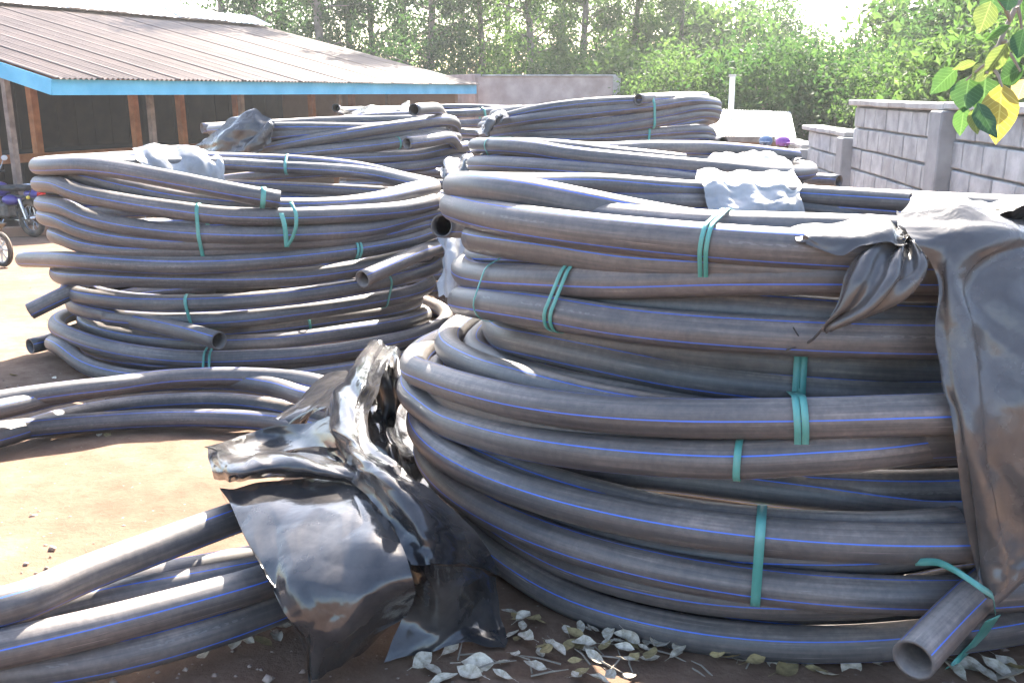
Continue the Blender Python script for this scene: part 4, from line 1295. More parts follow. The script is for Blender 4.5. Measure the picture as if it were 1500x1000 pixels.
def leaf_cloud(centres, radii, per, size, rg, droop=0.0):
    n = len(centres) * per
    c = np.repeat(centres, per, 0) + rg.normal(0, 1, (n, 3)) * np.repeat(radii, per)[:, None] * np.array([1, 1, .75])
    d = rg.normal(0, 1, (n, 3)); d[:, 2] -= droop; d /= np.linalg.norm(d, axis=1)[:, None]
    a = np.cross(d, rg.normal(0, 1, (n, 3))); a /= np.linalg.norm(a, axis=1)[:, None]
    s = size * rg.uniform(.6, 1.3, n)[:, None]
    nn = np.cross(d, a)
    V = np.stack([c - d * s * .5, c + a * s * .22 + nn * s * .05, c + d * s * .5, c - a * s * .22 + nn * s * .05], 1).reshape(-1, 3)
    I = np.arange(n * 4).reshape(n, 4)
    return V, I

def make_tree(kind, seed):
    rg = np.random.default_rng(seed)
    wood = MB()
    cs, rs = [], []
    if kind == 'euc':
        H = rg.uniform(12, 14)
        tr = [np.array([0.15 * math.sin(k * .7 + seed), .15 * math.cos(k * .5), H * k / 7]) for k in range(8)]
        tr[0] = np.array([0, 0, -.6])
        wood.tube(tr, np.linspace(.20, .05, 8), 8)
        for k in range(46):
            z = H * (0.10 + 0.88 * (k / 46)) + rg.uniform(-.3, .3)
            a = rg.uniform(0, 6.28); L = rg.uniform(.9, 2.2) * (1.15 - .6 * z / H)
            b0_ = np.array([0, 0, z]); e = b0_ + [L * math.cos(a), L * math.sin(a), L * rg.uniform(.1, .6)]
            wood.tube([b0_, (b0_ + e) / 2 + [0, 0, .1], e], [.045, .03, .012], 5)
            for q in range(6):
                f = rg.uniform(.45, 1.15)
                cs.append(b0_ + (e - b0_) * f + rg.normal(0, .28, 3) - [0, 0, rg.uniform(0, .55)]); rs.append(rg.uniform(.16, .34))
        V, I = leaf_cloud(np.array(cs), np.array(rs), 46, .17, rg, .9)
    else:
        Hc, Rx, Rz = 2.2, 1.9, 1.75
        for k in range(7):
            a = k * .9 + rg.uniform(-.3, .3)
            e = np.array([1.2 * math.cos(a), 1.2 * math.sin(a), Hc + rg.uniform(-.3, .8)])
            wood.tube([[0, 0, -.4], [.2 * math.cos(a), .2 * math.sin(a), .7], e], [.10, .075, .02], 6)
        while len(cs) < 250:
            p = rg.uniform(-1, 1, 3)
            r = np.linalg.norm(p)
            if r > 1 or r < .45: continue
            sc = 1 + .22 * math.sin(p[0] * 4 + seed) * math.cos(p[1] * 3.3)
            cs.append(np.array([p[0] * Rx * sc, p[1] * Rx * sc, Hc + p[2] * Rz * sc])); rs.append(rg.uniform(.12, .30))
        V, I = leaf_cloud(np.array(cs), np.array(rs), (62, 48, 30)[seed % 3], (.11, .14, .19)[seed % 3], rg, .2)
    return mesh_np('crown', V, I, False), wood.mesh('trunk', True)

TREES = {('euc', i): make_tree('euc', 30 + i) for i in range(3)}
TREES.update({('bush', i): make_tree('bush', 60 + i) for i in range(3)})
for k_, (c_, t_) in TREES.items():
    t_.materials.append(M['bark'])
crown_cache = {}
def crown_mesh(kind, i, mat):
    key = (kind, i, mat)
    if key not in crown_cache:
        me = TREES[(kind, i)][0] if not any(k[:2] == key[:2] for k in crown_cache) else TREES[(kind, i)][0].copy()
        me.materials.clear(); me.materials.append(M[mat]); crown_cache[key] = me
    return crown_cache[key]
def plant(kind, i, mat, px, y, s, label, cat, group, name, sz=None, dz=0.0):
    x = (px - 750) / FPX * y * 1.0
    root = empty(name, (x, y, float(gz(x, y)) + dz), random.uniform(0, 6.28), label, cat, group)
    root.scale = (s, s, sz or s)
    obj('trunk', TREES[(kind, i)][1], None, root)
    obj('crown', crown_mesh(kind, i, mat), None, root)
ORD = ['first', 'second', 'third', 'fourth', 'fifth', 'sixth', 'seventh', 'eighth', 'ninth', 'tenth', 'eleventh', 'twelfth', 'thirteenth', 'fourteenth', 'fifteenth', 'sixteenth', 'seventeenth', 'eighteenth']
front = [(395, 36, .95), (475, 34, 1.0), (555, 37, .9), (635, 34.5, 1.0), (705, 36, .85), (775, 34.5, .95), (850, 36.5, .95), (925, 38, .9), (985, 40, .85)]
for j, (px, y, s) in enumerate(front):
    plant('euc', j % 3, 'euc' if j < 4 else 'bush', px, y, s, ORD[j] + ' tall tree from the left in the front row behind the shed', 'tree', 'front row of the tall trees', 'tall_tree')
back = [(350, 43, 1.1), (430, 45, 1.1), (520, 46, 1.1), (600, 44, 1.15), (680, 46, 1.1), (745, 45, 1.1), (820, 47, 1.05), (900, 50, .85), (985, 52, .8)]
for j, (px, y, s) in enumerate(back):
    plant('euc', (j + 1) % 3, 'euc', px, y, s, ORD[j] + ' tall tree from the left in the rear row of the wood', 'tree', 'rear row of the tall trees', 'tall_tree')
bushes = [(600, 33, 1.05, 'dark_bush'), (668, 33.4, 1.15, 'dark_bush'), (735, 33.2, 1.2, 'bush'), (800, 33, 1.25, 'bush'), (868, 33.5, 1.35, 'bush'), (938, 31.5, 1.3, 'bush'), (1005, 28, 1.2, 'bush'), (1062, 27, 1.1, 'bush'),
          (1120, 25, 1.12, 'dark_bush'), (1172, 23.5, 1.1, 'dark_bush'), (1225, 22.5, 1.0, 'dark_bush'), (1282, 22, .95, 'bush'), (1345, 20, .95, 'bush'), (1410, 18.5, .95, 'bush'), (1475, 17, 1.0, 'bush'), (1560, 17, 1.05, 'bush')]
for j, (px, y, s, mt) in enumerate(bushes):
    plant('bush', j % 3, mt, px, y, s, ORD[j] + ' leafy bush from the left along the foot of the wood', 'bush', 'bushes along the foot of the wood', 'leafy_bush', dz=-.1)
far = [(1000, 40, 1.75), (1062, 44, 1.95), (1118, 40, 1.45), (1190, 42, 1.2), (1262, 50, 1.1), (1325, 34, 1.55), (1385, 30, 1.65), (1440, 26, 1.5), (1500, 24, 1.55), (1560, 24, 1.6)]
for j, (px, y, s) in enumerate(far):
    plant('bush', (j + 2) % 3, ('bush', 'dark_bush', 'euc')[j % 3], px, y, s, ORD[j] + ' pale hazy tree from the left in the distance beyond the block wall', 'tree', 'distant trees beyond the wall', 'distant_tree', sz=s * 1.1)
low = [(1195, 19, .42), (1215, 17.5, .36), (1240, 20, .45)]
for j, (px, y, s) in enumerate(low):
    plant('bush', j % 3, 'bush', px, y, s, ORD[j] + ' low green shrub from the left just over the stepped wall', 'shrub', 'low shrubs behind the wall', 'low_shrub')

# big-leaved branch hanging into view, on a tree that stands outside the wall
def big_leaf_mesh(seed):
    rg = random.Random(seed)
    n, V, F = 9, [], []
    prof = [0.0, .55, .86, 1.0, .97, .84, .62, .33, 0.0]
    cup, bend, wav = rg.uniform(.10, .28), rg.uniform(-.25, .35), rg.uniform(.02, .05)
    for i in range(n):
        t = i / (n - 1)
        for k, s in enumerate((-1, -.5, 0, .5, 1)):
            w = prof[i] * .29 * s
            z = cup * abs(s) * prof[i] * .5 + bend * t * t + wav * math.sin(t * 16 + s * 2) * abs(s)
            V.append((w, t, z))
    for i in range(n - 1):
        for k in range(4):
            a = i * 5 + k
            F.append([a, a + 1, a + 6, a + 5])
    return mesh_np('leaf', V, F)
def big_leaf_mat(name, c1, c2, tm=.45):
    m, nt, b = nmat(name)
    o = coords(nt)
    sep = nt.nodes.new('ShaderNodeSeparateXYZ'); nt.links.new(o, sep.inputs[0])
    ax = mth(nt, 'ABSOLUTE', sep.outputs[0])
    vein = mth(nt, 'FRACT', mth(nt, 'MULTIPLY', mth(nt, 'SUBTRACT', sep.outputs[1], mth(nt, 'MULTIPLY', ax, .8)), 9.0))
    vm = mth(nt, 'MAXIMUM', mth(nt, 'LESS_THAN', vein, .10), mth(nt, 'LESS_THAN', ax, .012))
    c = mixc(nt, noise(nt, o, 5, 4), c1, c2)
    c = mixc(nt, mth(nt, 'MULTIPLY', vm, .55), c, tuple(min(1, v * 1.9 + .02) for v in c2))
    nt.links.new(c, b.inputs['Base Color']); b.inputs['Roughness'].default_value = .45
    t = nt.nodes.new('ShaderNodeBsdfTranslucent'); nt.links.new(mixc(nt, 1.0, c, (1.5, 1.5, .8), 'MULTIPLY'), t.inputs['Color'])
    mx = nt.nodes.new('ShaderNodeMixShader'); mx.inputs[0].default_value = tm
    nt.links.new(b.outputs[0], mx.inputs[1]); nt.links.new(t.outputs[0], mx.inputs[2])
    nt.links.new(mx.outputs[0], nt.nodes['Material Output'].inputs['Surface'])
    return m
LM = {'g': big_leaf_mat('green_leaf', (.035, .085, .035), (.06, .115, .05), .35), 'd': big_leaf_mat('dark_green_leaf', (.022, .058, .022), (.038, .08, .034), .3),
      'p': big_leaf_mat('pale_leaf', (.085, .12, .05), (.12, .15, .065), .35), 'y': big_leaf_mat('yellow_leaf', (.27, .19, .03), (.24, .22, .07), .4), 'r': big_leaf_mat('pink_leaf', (.32, .18, .12), (.36, .26, .15))}
DL = 2.35
def leaf_between(root, name, a, b, w, mat, seed, roll=0.0):
    off = np.array(root.location)
    d = b - a; L = np.linalg.norm(d); d = d / L
    vd = a - np.array([0, 0, CAMZ]); vd /= np.linalg.norm(vd)
    s = np.cross(d, vd); s /= np.linalg.norm(s); n_ = np.cross(s, d)
    s2 = s * math.cos(roll) + n_ * math.sin(roll); n2 = np.cross(s2, d)
    me = big_leaf_mesh(seed)
    o = bpy.data.objects.new(name, me); me.materials.append(LM[mat])
    W = w / .58
    Mx = Matrix([[s2[i] * W, d[i] * L, n2[i] * L * .8, (a - off)[i]] for i in range(3)] + [[0, 0, 0, 1]])
    link(o, root); o.matrix_local = Mx
    return o
def build_branch_tree():
    base = np.array([3.75, 2.6, float(gz(3.75, 2.6))])
    root = empty('broadleaf_tree', base, 0, 'overhanging tree with large green and yellowing leaves at upper right', 'tree')
    off = base
    fork = np.array([3.55, 2.75, 2.7])
    w = MB().tube([base - off - [0, 0, .1], [-.05, .05, 1.2], fork - off], [.11, .09, .07], 10)
    w.build('trunk', M['bark'], root, True)
    tip = at_y(1445, 108, DL); m1 = at_y(1480, 20, DL); m2 = at_y(1530, -70, DL + .1); m3 = np.array([2.6, 2.7, 2.5])
    w = MB().tube(smooth_path(resample([fork - off, m3 - off, m2 - off, m1 - off, tip - off], .05), 8), np.linspace(.045, .004, len(resample([fork - off, m3 - off, m2 - off, m1 - off, tip - off], .05))), 8)
    tw = [((1475, 60), (1452, 75)), ((1462, 85), (1415, 118)), ((1455, 100), (1468, 128)), ((1480, 30), (1462, 0)), ((1490, 10), (1497, 45)), ((1470, 70), (1495, 105))]
    for (p, q) in tw:
        a, b = at_y(*p, DL) - off, at_y(*q, DL + random.uniform(-.05, .05)) - off
        w.tube([a, (a + b) / 2 + [0, 0, .006], b], [.005, .004, .0025], 6)
    w.build('branch', M['bark'], root, True)
    LV = [((1402, 100), (1361, 138), 24, 'g', .3), ((1420, 112), (1411, 166), 34, 'g', 0), ((1444, 112), (1440, 165), 42, 'g', .2), ((1468, 122), (1461, 209), 40, 'y', .1), ((1432, 150), (1456, 205), 24, 'd', .5),
          ((1412, 156), (1408, 202), 20, 'g', .3), ((1424, 160), (1432, 197), 15, 'p', 0), ((1452, 2), (1436, 48), 26, 'p', .2), ((1458, -12), (1449, 26), 26, 'g', 0), ((1484, -20), (1470, 20), 22, 'd', .3), ((1496, -22), (1497, 32), 26, 'd', .1),
          ((1480, 38), (1446, 63), 14, 'g', .8), ((1476, 64), (1446, 114), 22, 'p', .3), ((1500, 42), (1489, 88), 22, 'd', .2), ((1500, 98), (1462, 120), 28, 'd', .4), ((1502, 116), (1490, 148), 22, 'r', .1), ((1430, 92), (1396, 104), 12, 'p', .6), ((1452, 96), (1420, 118), 20, 'p', .2), ((1490, 78), (1478, 102), 14, 'g', .3)]
    for i, (p, q, w_, mt, rl) in enumerate(LV):
        y = DL + random.uniform(-.09, .09)
        leaf_between(root, 'leaf', at_y(*p, y), at_y(*q, y + random.uniform(-.03, .03)), w_ * 1.28 * y / FPX, mt, 200 + i, rl)
    # rest of the crown, above and to the right of what the picture shows
    rg = np.random.default_rng(77)
    V, F = [], []
    for k in range(150):
        c = np.array([2.95, 3.4, 3.1]) + rg.normal(0, 1, 3) * [.75, .9, .45]
        if c[2] < 2.15 or (c[0] / max(c[1], .1) < .50 and (c[2] - CAMZ) / c[1] < .16): continue
        d = rg.normal(0, 1, 3); d[2] -= .8; d /= np.linalg.norm(d); a = np.cross(d, rg.normal(0, 1, 3)); a /= np.linalg.norm(a)
        s = rg.uniform(.13, .2); n0 = len(V)
        for t, wd in ((0, 0), (.3, .27), (.65, .27), (1, 0)):
            V += [c + d * s * t - a * s * wd - off, c + d * s * t + a * s * wd - off]
        F += [[n0 + 2 * i, n0 + 2 * i + 1, n0 + 2 * i + 3, n0 + 2 * i + 2] for i in range(3)]
    tag(obj('crown', mesh_np('crown', V, F), LM['g'], root), kind='stuff')
    w = MB()
    for k in range(9):
        e = np.array([2.95, 3.4, 3.1]) + rg.normal(0, 1, 3) * [.7, .8, .35] - off
        w.tube([fork - off, (fork - off + e) / 2 + [0, 0, .12], e], [.04, .025, .008], 6)
    w.build('limbs', M['bark'], root, True)
build_branch_tree()

# ---------------------------------------------------------------- dry leaves on the ground
M['dry'] = simple('dry_grey_leaf', (0.34, 0.28, 0.20), (0.60, 0.53, 0.42), 6, .8, .2, var=.22)
M['dry2'] = simple('dry_brown_leaf', (0.22, 0.16, 0.07), (0.36, 0.27, 0.12), 6, .8, .2, var=.25)
dry_meshes = []
for q in range(8):
    rg = random.Random(300 + q)
    V, F = [], []
    n = 8
    prof = [.05, .5, .85, 1, .95, .75, .4, .02]
    curl, rollw, tw = rg.uniform(.1, .5), rg.uniform(.3, 1.1), rg.uniform(-.8, .8)
    for i in range(n):
        t = i / (n - 1) - .5
        for s in (-1, -.5, 0, .5, 1):
            ang = s * rollw * prof[i]
            x = math.sin(ang) / max(rollw, .1) * .30 * (1 if rollw > .1 else 1); z = (1 - math.cos(ang)) / max(rollw, .1) * .3 * rg.uniform(.8, 1.2) + curl * t * t
            V.append((x * math.cos(tw * t) - z * math.sin(tw * t), t, z * math.cos(tw * t) + x * math.sin(tw * t) + .05 + rg.uniform(-.012, .012)))
    V += [(0.01, .5, curl * .25 + .05), (-0.01, .5, curl * .25 + .05), (.02, .82, curl * .25 + .02), (0, .82, curl * .25 + .02)]
    b_ = n * 5
    for i in range(n - 1):
        for k in range(4):
            a = i * 5 + k; F.append([a, a + 1, a + 6, a + 5])
    F.append([b_, b_ + 1, b_ + 3, b_ + 2])
    me = mesh_np('dry_leaf', V, F); me.materials.append(M['dry'] if q < 6 else M['dry2']); dry_meshes.append(me)
def dry_leaf(px, py, L, h, label, group, q=None):
    p = gp(px, py, h)
    if q is None:
        q = random.randrange(8)
        label = ('small ' if L < .045 else 'larger ') + ('yellow-brown ' if q >= 6 else 'pale ') + label
    o = bpy.data.objects.new('dry_leaf', dry_meshes[q])
    o.location = (p[0], p[1], p[2] + .004)
    o.rotation_euler = (random.uniform(-.35, .35), random.uniform(-.5, .5), random.uniform(0, 6.28))
    o.scale = (L * random.uniform(.75, 1.25), L, L)
    link(o); tag(o, label, 'leaf', group)
rg = random.Random(8)
for k in range(64):
    px, py = rg.gauss(890, 85), rg.gauss(940, 28)
    lim = 905 + (px - 760) * .19
    py = max(py, lim if px > 760 else 880)
    if py > 1010: py = 1000 - rg.uniform(0, 40)
    dry_leaf(px, py, rg.uniform(.028, .058), rg.uniform(0, .02), 'curled dry leaf in the heap before the near right stack', 'leaf heap before the near right stack')
for px, py in ((1112, 962), (1130, 975), (1165, 970), (1180, 978), (1195, 985), (1232, 972), (1245, 980), (1262, 968), (1288, 972), (1210, 992), (1150, 985)):
    dry_leaf(px, py, rg.uniform(.045, .08), 0, 'dry leaf in the scatter left of the jutting pipe end', 'scattered leaves left of the pipe end')
for px, py in ((1395, 985), (1420, 978), (1440, 990), (1462, 985), (1480, 995), (1498, 985), (1475, 975)):
    dry_leaf(px, py, rg.uniform(.05, .085), 0, 'dry leaf in the scatter right of the jutting pipe end', 'scattered leaves right of the pipe end')
for px, py in ((618, 970), (632, 985), (660, 955), (690, 990), (735, 992), (700, 975), (650, 998)):
    dry_leaf(px, py, rg.uniform(.045, .075), 0, 'dry leaf beside the trailing corner of the glossy plastic', 'leaves beside the glossy plastic')
for px, py in ((345, 942), (362, 940), (405, 936), (412, 918), (300, 962), (385, 945)):
    dry_leaf(px, py, rg.uniform(.035, .06), 0, 'dry leaf at the outer edge of the low front coil', 'leaves by the low front coil')
for px, py in ((150, 632), (158, 640), (146, 640), (228, 606)):
    dry_leaf(px, py, .05, 0, 'dry leaf inside the low front coil', 'leaves inside the low front coil')
dry_leaf(22, 552, .07, 0, 'yellowish dry leaf in shade left of the left stack', None, 6)
dry_leaf(80, 555, .04, 0, 'small dry leaf beside the bottom coil of the left stack', None, 1)
p = a5.xyz(25, 1.0, .29); o = bpy.data.objects.new('dry_leaf', dry_meshes[2]); o.location = tuple(p); o.scale = (.05, .05, .05); o.rotation_euler = (.2, .1, 1.3); link(o); tag(o, 'small dry leaf caught between turns of the near right stack', 'leaf')

# small stones, clods and twigs scattered over the yard
def build_pebbles():
    rg = np.random.default_rng(12)
    V, F = [], []
    base = np.array([[1, 0, 0], [-1, 0, 0], [0, 1, 0], [0, -1, 0], [0, 0, 1], [0, 0, -.6]], float)
    tri = [[0, 2, 4], [2, 1, 4], [1, 3, 4], [3, 0, 4], [2, 0, 5], [1, 2, 5], [3, 1, 5], [0, 3, 5]]
    k = 0
    while k < 2600:
        y = 1.2 + 9 * rg.random() ** 1.7; x = rg.uniform(-.62, .62) * y
        if math.sin(x * 2.1 + 1) * math.cos(y * 1.7) + rg.random() < .35: continue
        s = rg.choice([.003, .005, .008, .013], p=[.45, .33, .17, .05]) * rg.uniform(.7, 1.3)
        n0 = len(V)
        B = base * s * rg.uniform(.6, 1.3, (6, 1)) * [1, 1, .7]
        a = rg.uniform(0, 6.28); c_, s_ = math.cos(a), math.sin(a)
        for v in B: V.append((x + v[0] * c_ - v[1] * s_, y + v[0] * s_ + v[1] * c_, float(gz(x, y)) + v[2] + s * .2 + .002))
        F += [[n0 + i for i in t] for t in tri]; k += 1
    tag(obj('pebbles', mesh_np('pebbles', V, F), M['stone']), 'small stones and clods strewn over the red earth yard', 'pebbles', kind='stuff')
M['stone'] = simple('earth_stone', (0.16, 0.10, 0.075), (0.38, 0.30, 0.24), 14, .95, .2, geo=True)
build_pebbles()
M['twig'] = simple('dry_twig', (.20, .17, .13), (.34, .29, .23), 8, .9)
for k in range(22):
    px, py = random.gauss(900, 150), random.uniform(935, 998)
    p = gp(px, py, 0); a = random.uniform(0, 6.28); L = random.uniform(.04, .13)
    tw_ = MB().tube([(0, 0, .004), (L * .5, random.uniform(-.015, .015), .012), (L, 0, .005)], [.0022, .002, .001], 5).build('twig', M['twig'], None, True, p)
    tw_.rotation_euler = (0, 0, a)
    tag(tw_, 'thin dry twig on the earth before the near right stack', 'twig', 'twigs before the near right stack')

# ---------------------------------------------------------------- motorcycles and cart under the shed
M['tyre'] = simple('dusty_tyre', (.03, .028, .026), (.16, .11, .07), 5, .85, .2)
M['chrome'] = simple('worn_chrome', (.42, .42, .43), (.62, .62, .63), 4, .25, 0, metal=1.0)
M['engine'] = simple('greasy_engine', (.06, .055, .05), (.16, .14, .12), 9, .5, .3, metal=.5)
M['purple'] = simple('violet_blue_paint', (.05, .035, .20), (.08, .05, .28), 3, .3)
M['blackp'] = simple('black_paint', (.012, .012, .013), (.03, .03, .03), 4, .3)
M['vinyl'] = simple('seat_vinyl', (.015, .014, .014), (.035, .03, .03), 8, .55, .1)
M['red'] = simple('red_lens', (.45, .012, .012), (.55, .02, .02), 3, .25)
M['yellow'] = simple('yellow_plate', (.60, .45, .06), (.70, .53, .09), 6, .5)
M['lens'] = simple('clear_lamp_lens', (.60, .63, .66), (.75, .77, .78), 3, .08)
M['white_rim'] = simple('pale_rim', (.45, .42, .38), (.65, .61, .55), 5, .5)
def motorcycle(label, loc, rz, paint, s=1.0, plate=True):
    root = empty('motorcycle', loc, rz, label, 'motorcycle', 'motorcycles parked at the shed')
    root.scale = (s, s, s)
    for (x, nm) in ((0.62, 'wheel'), (-.62, 'wheel')):
        tyre = MB().torus((x, 0, .30), (0, 1, 0), .255, .048, 32, 10).build('wheel', M['tyre'], root, True)
        MB().torus((x, 0, .30), (0, 1, 0), .208, .016, 32, 6).build('rim', M['chrome'], tyre, True)
        sp = MB().tube([(x, -.06, .30), (x, .06, .30)], .05, 12)
        for k in range(18):
            a = k * math.pi / 9
            sp.tube([(x + .04 * math.cos(a), .03 * (-1) ** k, .30 + .04 * math.sin(a)), (x + .205 * math.cos(a + .2), 0, .30 + .205 * math.sin(a + .2))], .003, 4)
        sp.build('spokes', M['chrome'], tyre, True)
    for y in (-.085, .085):
        MB().tube([(.62, y, .30), (.44, y, .78), (.40, y * .9, .92)], .02, 8).build('fork_leg', M['chrome'], root, True)
        MB().tube([(-.62, y * 1.1, .30), (-.52, y * 1.3, .62)], [.026, .03], 8).build('shock_absorber', M['chrome'], root, True)
    fr = MB().tube([(.40, 0, .82), (.10, 0, .68), (-.45, 0, .64), (-.78, 0, .70)], .022, 8)
    fr.tube([(.40, 0, .80), (.28, 0, .42), (.0, 0, .26), (-.28, 0, .28), (-.62, .05, .30)], .02, 8).tube([(-.28, 0, .28), (-.22, 0, .64)], .02, 8)
    fr.build('frame', M['blackp'], root, True)
    MB().box((.02, 0, .40), (.32, .22, .24), None, .04).box((.10, 0, .55), (.16, .16, .14), [[.93, 0, .36], [0, 1, 0], [-.36, 0, .93]], .02).build('engine', M['engine'], root)
    MB().ell((.16, 0, .74), (.29, .135, .13)).build('fuel_tank', paint, root, True)
    MB().ell((-.18, 0, .58), (.20, .13, .09)).build('side_panel', paint, root, True)
    st = MB()
    st.box((-.22, 0, .775), (.46, .25, .09), None, .035).box((-.58, 0, .80), (.34, .22, .09), None, .035)
    st.build('seat', M['vinyl'], root, True)
    tl = MB()
    tl.ell((-.72, 0, .70), (.20, .09, .07)).build('tail_cowl', paint, root, True)
    MB().box((-.93, 0, .70), (.05, .15, .09), None, .018).build('tail_light', M['red'], root, True)
    for (x, a0, a1) in ((.62, .1, 2.6), (-.62, .5, 2.9)):
        m = MB(); P = [(x + .33 * math.cos(a), 0, .30 + .33 * math.sin(a)) for a in np.linspace(a0, a1, 14)]
        V = []
        for (px_, _, pz) in P: V += [(px_, -.06, pz - .012), (px_, 0, pz), (px_, .06, pz - .012)]
        m.add(V, [[3 * i + k, 3 * i + k + 1, 3 * i + k + 4, 3 * i + k + 3] for i in range(13) for k in range(2)])
        m.build('mudguard', M['blackp'], root, True)
    MB().tube([(-.90, 0, .68), (-.98, 0, .44)], [.03, .02], 6).box((-.955, 0, .45), (.02, .13, .22), None, .004).build('mud_flap', M['blackp'], root)
    if plate:
        pl = MB().box((-.985, 0, .56), (.008, .21, .165), [[.97, 0, .2], [0, 1, 0], [-.2, 0, .97]], .002).build('number_plate', M['yellow'], root)
        tx = MB()
        for (yy, zz, hh) in ((-.065, .595, .045), (-.025, .595, .045), (.02, .595, .045), (.062, .595, .045), (-.045, .53, .045), (0, .53, .045), (.045, .53, .045)):
            tx.box((-.992 + (zz - .56) * .2, yy, zz), (.004, .006, hh)); tx.box((-.992 + (zz - .56) * .2, yy + .012, zz + .012), (.004, .022, .008))
        tx.build('plate_marks', M['blackp'], pl)
    MB().tube([(.42, -.30, 1.0), (.38, -.18, .97), (.40, 0, .95), (.38, .18, .97), (.42, .30, 1.0)][::1], .013, 8).build('handlebar', M['chrome'], root, True)
    for y in (-.33, .33):
        MB().tube([(.40, y * .75, 1.0), (.40, y, 1.0)], .02, 8).build('grip', M['vinyl'], root, True)
        MB().tube([(.40, y * .7, 1.0), (.36, y * .95, 1.2)], .006, 6).build('mirror_stalk', M['chrome'], root, True)
        MB().ell((.36, y, 1.22), (.012, .06, .045)).build('mirror', M['lens'], root, True)
        MB().ell((-.80, y * .45, .66), (.03, .035, .03)).build('indicator', M['yellow'], root, True)
    MB().ell((.52, 0, .86), (.09, .10, .10)).build('headlight_shell', M['blackp'], root, True)
    MB().ell((.585, 0, .86), (.035, .088, .088)).build('headlight', M['lens'], root, True)
    MB().tube([(.18, -.12, .45), (.16, -.15, .24), (-.1, -.16, .22), (-.35, -.17, .27)], .022, 8).tube([(-.35, -.17, .27), (-.85, -.18, .36)], [.03, .045], 10).build('exhaust', M['chrome'], root, True)
    rk = MB()
    for y in (-.10, -.03, .03, .10): rk.tube([(-.66, y, .86), (-1.0, y, .86)], .008, 6)
    for x in (-.7, -.98): rk.tube([(x, -.12, .86), (x, .12, .86)], .008, 6)
    rk.tube([(-.9, .1, .86), (-.75, .1, .68)], .008, 6).tube([(-.9, -.1, .86), (-.75, -.1, .68)], .008, 6)
    rk.build('luggage_rack', M['chrome'], root, True)
    MB().tube([(-.05, .10, .26), (-.08, .28, .02)], .012, 6).build('side_stand', M['chrome'], root, True)
    return root
pw = gp(50, 347, 0)
ang = math.radians(152)
d_ = np.array([math.cos(ang), math.sin(ang), 0])
motorcycle('violet motorcycle with yellow number plate beside the shed post', tuple(pw + d_ * .62), ang, M['purple'])
p2 = pw + np.array([.75, 2.6, 0]); p2[2] = gz(p2[0], p2[1])
motorcycle('black motorcycle half hidden in the dim shed behind the violet one', tuple(p2), math.radians(-150), M['blackp'], 1.1, False)

def handcart(label, px, py, h):
    c = gp(px, py, 0)
    root = empty('handcart', c, math.radians(150), label, 'cart')
    R = .20
    w = MB().torus((0, 0, R), (0, 1, 0), R - .028, .028, 30, 8).build('wheel', M['tyre'], root, True)
    MB().torus((0, 0, R), (0, 1, 0), R - .055, .014, 30, 6).build('rim', M['white_rim'], w, True)
    sp = MB().tube([(0, -.05, R), (0, .05, R)], .03, 10)
    for k in range(8):
        a = k * math.pi / 4
        sp.bar((.02 * math.cos(a), 0, R + .02 * math.sin(a)), ((R - .06) * math.cos(a), 0, R + (R - .06) * math.sin(a)), .03, .012, (0, 1, 0))
    sp.build('spokes', M['white_rim'], w)
    for y in (-.09, .09):
        MB().tube([(0, y, R), (.5, y * 2, .34), (1.3, y * 3, .55)], .018, 8).build('shaft', M['grey_timber'], root, True)
        MB().tube([(.75, y * 2.2, .40), (.82, y * 2.4, 0)], .016, 6).build('leg', M['chrome'], root, True)
    V = [(.12, -.18, .46), (.12, .18, .46), (.95, .28, .52), (.95, -.28, .52), (.30, -.13, .28), (.30, .13, .28), (.80, .18, .32), (.80, -.18, .32)]
    obj('tray', mesh_np('tray', V, [[4, 5, 6, 7], [0, 4, 7, 3], [1, 2, 6, 5], [0, 1, 5, 4], [2, 3, 7, 6]], False), M['engine'], root)
handcart('pale spoked wheel of a small handcart at the far left edge', 5, 391, 0)

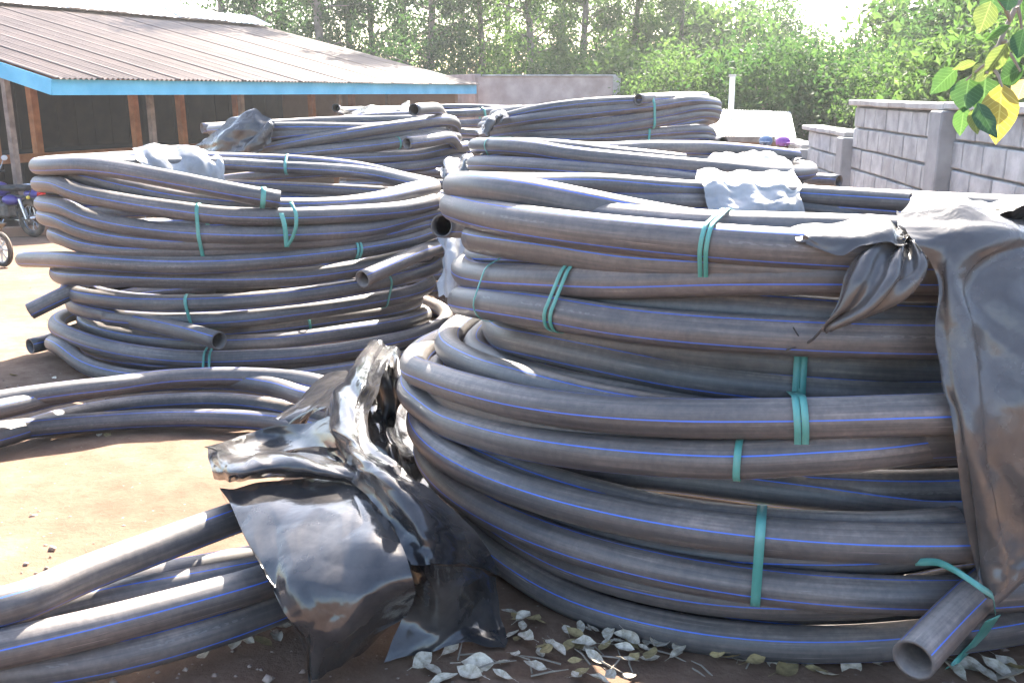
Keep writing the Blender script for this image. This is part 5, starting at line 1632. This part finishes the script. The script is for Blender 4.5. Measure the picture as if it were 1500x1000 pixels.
# ---------------------------------------------------------------- two people beyond the coils
M['skin'] = simple('brown_skin', (.10, .055, .035), (.14, .08, .05), 6, .55)
M['navy'] = simple('navy_cloth', (.018, .02, .045), (.035, .038, .075), 7, .85, .2)
M['pale_cloth'] = simple('pale_cloth', (.50, .53, .58), (.66, .68, .72), 7, .85, .2)
M['violet_cap'] = simple('violet_cap', (.20, .05, .28), (.34, .12, .40), 9, .8)
M['blue_cap'] = simple('dull_blue_cap', (.10, .16, .26), (.18, .25, .36), 9, .8)
M['trouser'] = simple('dark_trousers', (.03, .028, .028), (.06, .055, .05), 7, .85)
def person(label, px, py_head, y, height, rz, shirt, cap):
    x = at_y(px, py_head, y)[0]
    root = empty('person', (x, y, float(gz(x, y))), rz, label, 'person')
    k = height / 1.75
    J = {'pel': (0, 0, .95), 'bel': (0, .01, 1.10), 'che': (0, .015, 1.30), 'nec': (0, 0, 1.47), 'hea': (0, -.02, 1.60), 'crn': (0, -.01, 1.70),
         'shl': (-.18, .01, 1.42), 'ell': (-.24, .0, 1.15), 'wrl': (-.20, -.14, .95), 'hal': (-.18, -.19, .88),
         'shr': (.18, .01, 1.42), 'elr': (.24, .0, 1.15), 'wrr': (.22, -.12, .93), 'har': (.21, -.16, .86),
         'hil': (-.09, 0, .92), 'knl': (-.10, -.03, .50), 'anl': (-.10, .03, .09), 'tol': (-.11, -.13, .03),
         'hir': (.09, 0, .92), 'knr': (.10, -.03, .50), 'anr': (.10, .03, .09), 'tor': (.11, -.13, .03)}
    RD = {'pel': .14, 'bel': .13, 'che': .15, 'nec': .06, 'hea': .095, 'crn': .075, 'shl': .075, 'ell': .05, 'wrl': .036, 'hal': .04, 'shr': .075, 'elr': .05, 'wrr': .036, 'har': .04,
          'hil': .10, 'knl': .065, 'anl': .045, 'tol': .04, 'hir': .10, 'knr': .065, 'anr': .045, 'tor': .04}
    names = list(J); ix = {n: i for i, n in enumerate(names)}
    E = [('pel', 'bel'), ('bel', 'che'), ('che', 'nec'), ('nec', 'hea'), ('hea', 'crn')]
    for s in 'lr': E += [('che', 'sh' + s), ('sh' + s, 'el' + s), ('el' + s, 'wr' + s), ('wr' + s, 'ha' + s), ('pel', 'hi' + s), ('hi' + s, 'kn' + s), ('kn' + s, 'an' + s), ('an' + s, 'to' + s)]
    def skinned(nm, keep, scale, mat):
        kk = [n for n in names if n in keep]; jx = {n: i for i, n in enumerate(kk)}
        me = bpy.data.meshes.new(nm)
        me.from_pydata([tuple(v * k for v in J[n]) for n in kk], [(jx[a], jx[b]) for a, b in E if a in jx and b in jx], [])
        o = obj(nm, me, mat, root)
        sm = o.modifiers.new('skin', 'SKIN'); o.modifiers.new('sub', 'SUBSURF').levels = 1
        for i, n in enumerate(kk):
            r = RD[n] * k * scale; me.skin_vertices[0].data[i].radius = (r, r * (.8 if n in ('bel', 'che', 'pel') else 1))
        me.skin_vertices[0].data[0].use_root = True
        sm.use_smooth_shade = True
        return o
    skinned('body', names, 1.0, M['skin'])
    skinned('shirt', ['pel', 'bel', 'che', 'shl', 'ell', 'shr', 'elr'], 1.14, shirt)
    skinned('trousers', ['pel', 'hil', 'knl', 'anl', 'hir', 'knr', 'anr'], 1.13, M['trouser'])
    MB().ell((0, -.01 * k, 1.665 * k), (.108 * k, .118 * k, .095 * k)).box((0, -.13 * k, 1.655 * k), (.15 * k, .12 * k, .012), None, .004).build('cap', cap, root, True)
    for s in (-1, 1):
        MB().ell((s * .035 * k, -.105 * k, 1.615 * k), (.013 * k, .008 * k, .008 * k), 8, 6).build('eye', M['pale_cloth'], root, True)
        MB().ell((s * .098 * k, -.01 * k, 1.60 * k), (.012 * k, .022 * k, .032 * k), 8, 6).build('ear', M['skin'], root, True)
    MB().ell((0, -.118 * k, 1.59 * k), (.014 * k, .02 * k, .022 * k), 8, 6).build('nose', M['skin'], root, True)
person('person in dark clothes and violet cap beside the stepped wall', 1146, 212, 13.2, 1.52, .5, M['navy'], M['violet_cap'])
person('person in pale top and dull blue cap near the low hut', 1122, 206, 13.9, 1.56, -.4, M['pale_cloth'], M['blue_cap'])

# ---------------------------------------------------------------- bright hazy air
def build_haze():
    m = bpy.data.materials.new('thin_haze'); m.use_nodes = True
    nt = m.node_tree; nt.nodes.clear()
    out = nt.nodes.new('ShaderNodeOutputMaterial'); pv = nt.nodes.new('ShaderNodeVolumePrincipled')
    pv.inputs['Color'].default_value = (.95, .97, 1.0, 1)
    pv.inputs['Density'].default_value = 0.0009
    pv.inputs['Anisotropy'].default_value = 0.35
    nt.links.new(pv.outputs[0], out.inputs['Volume'])
    o = MB().box((0, 30, 5), (120, 80, 24)).build('haze', m)
    tag(o, kind='stuff')
build_haze()
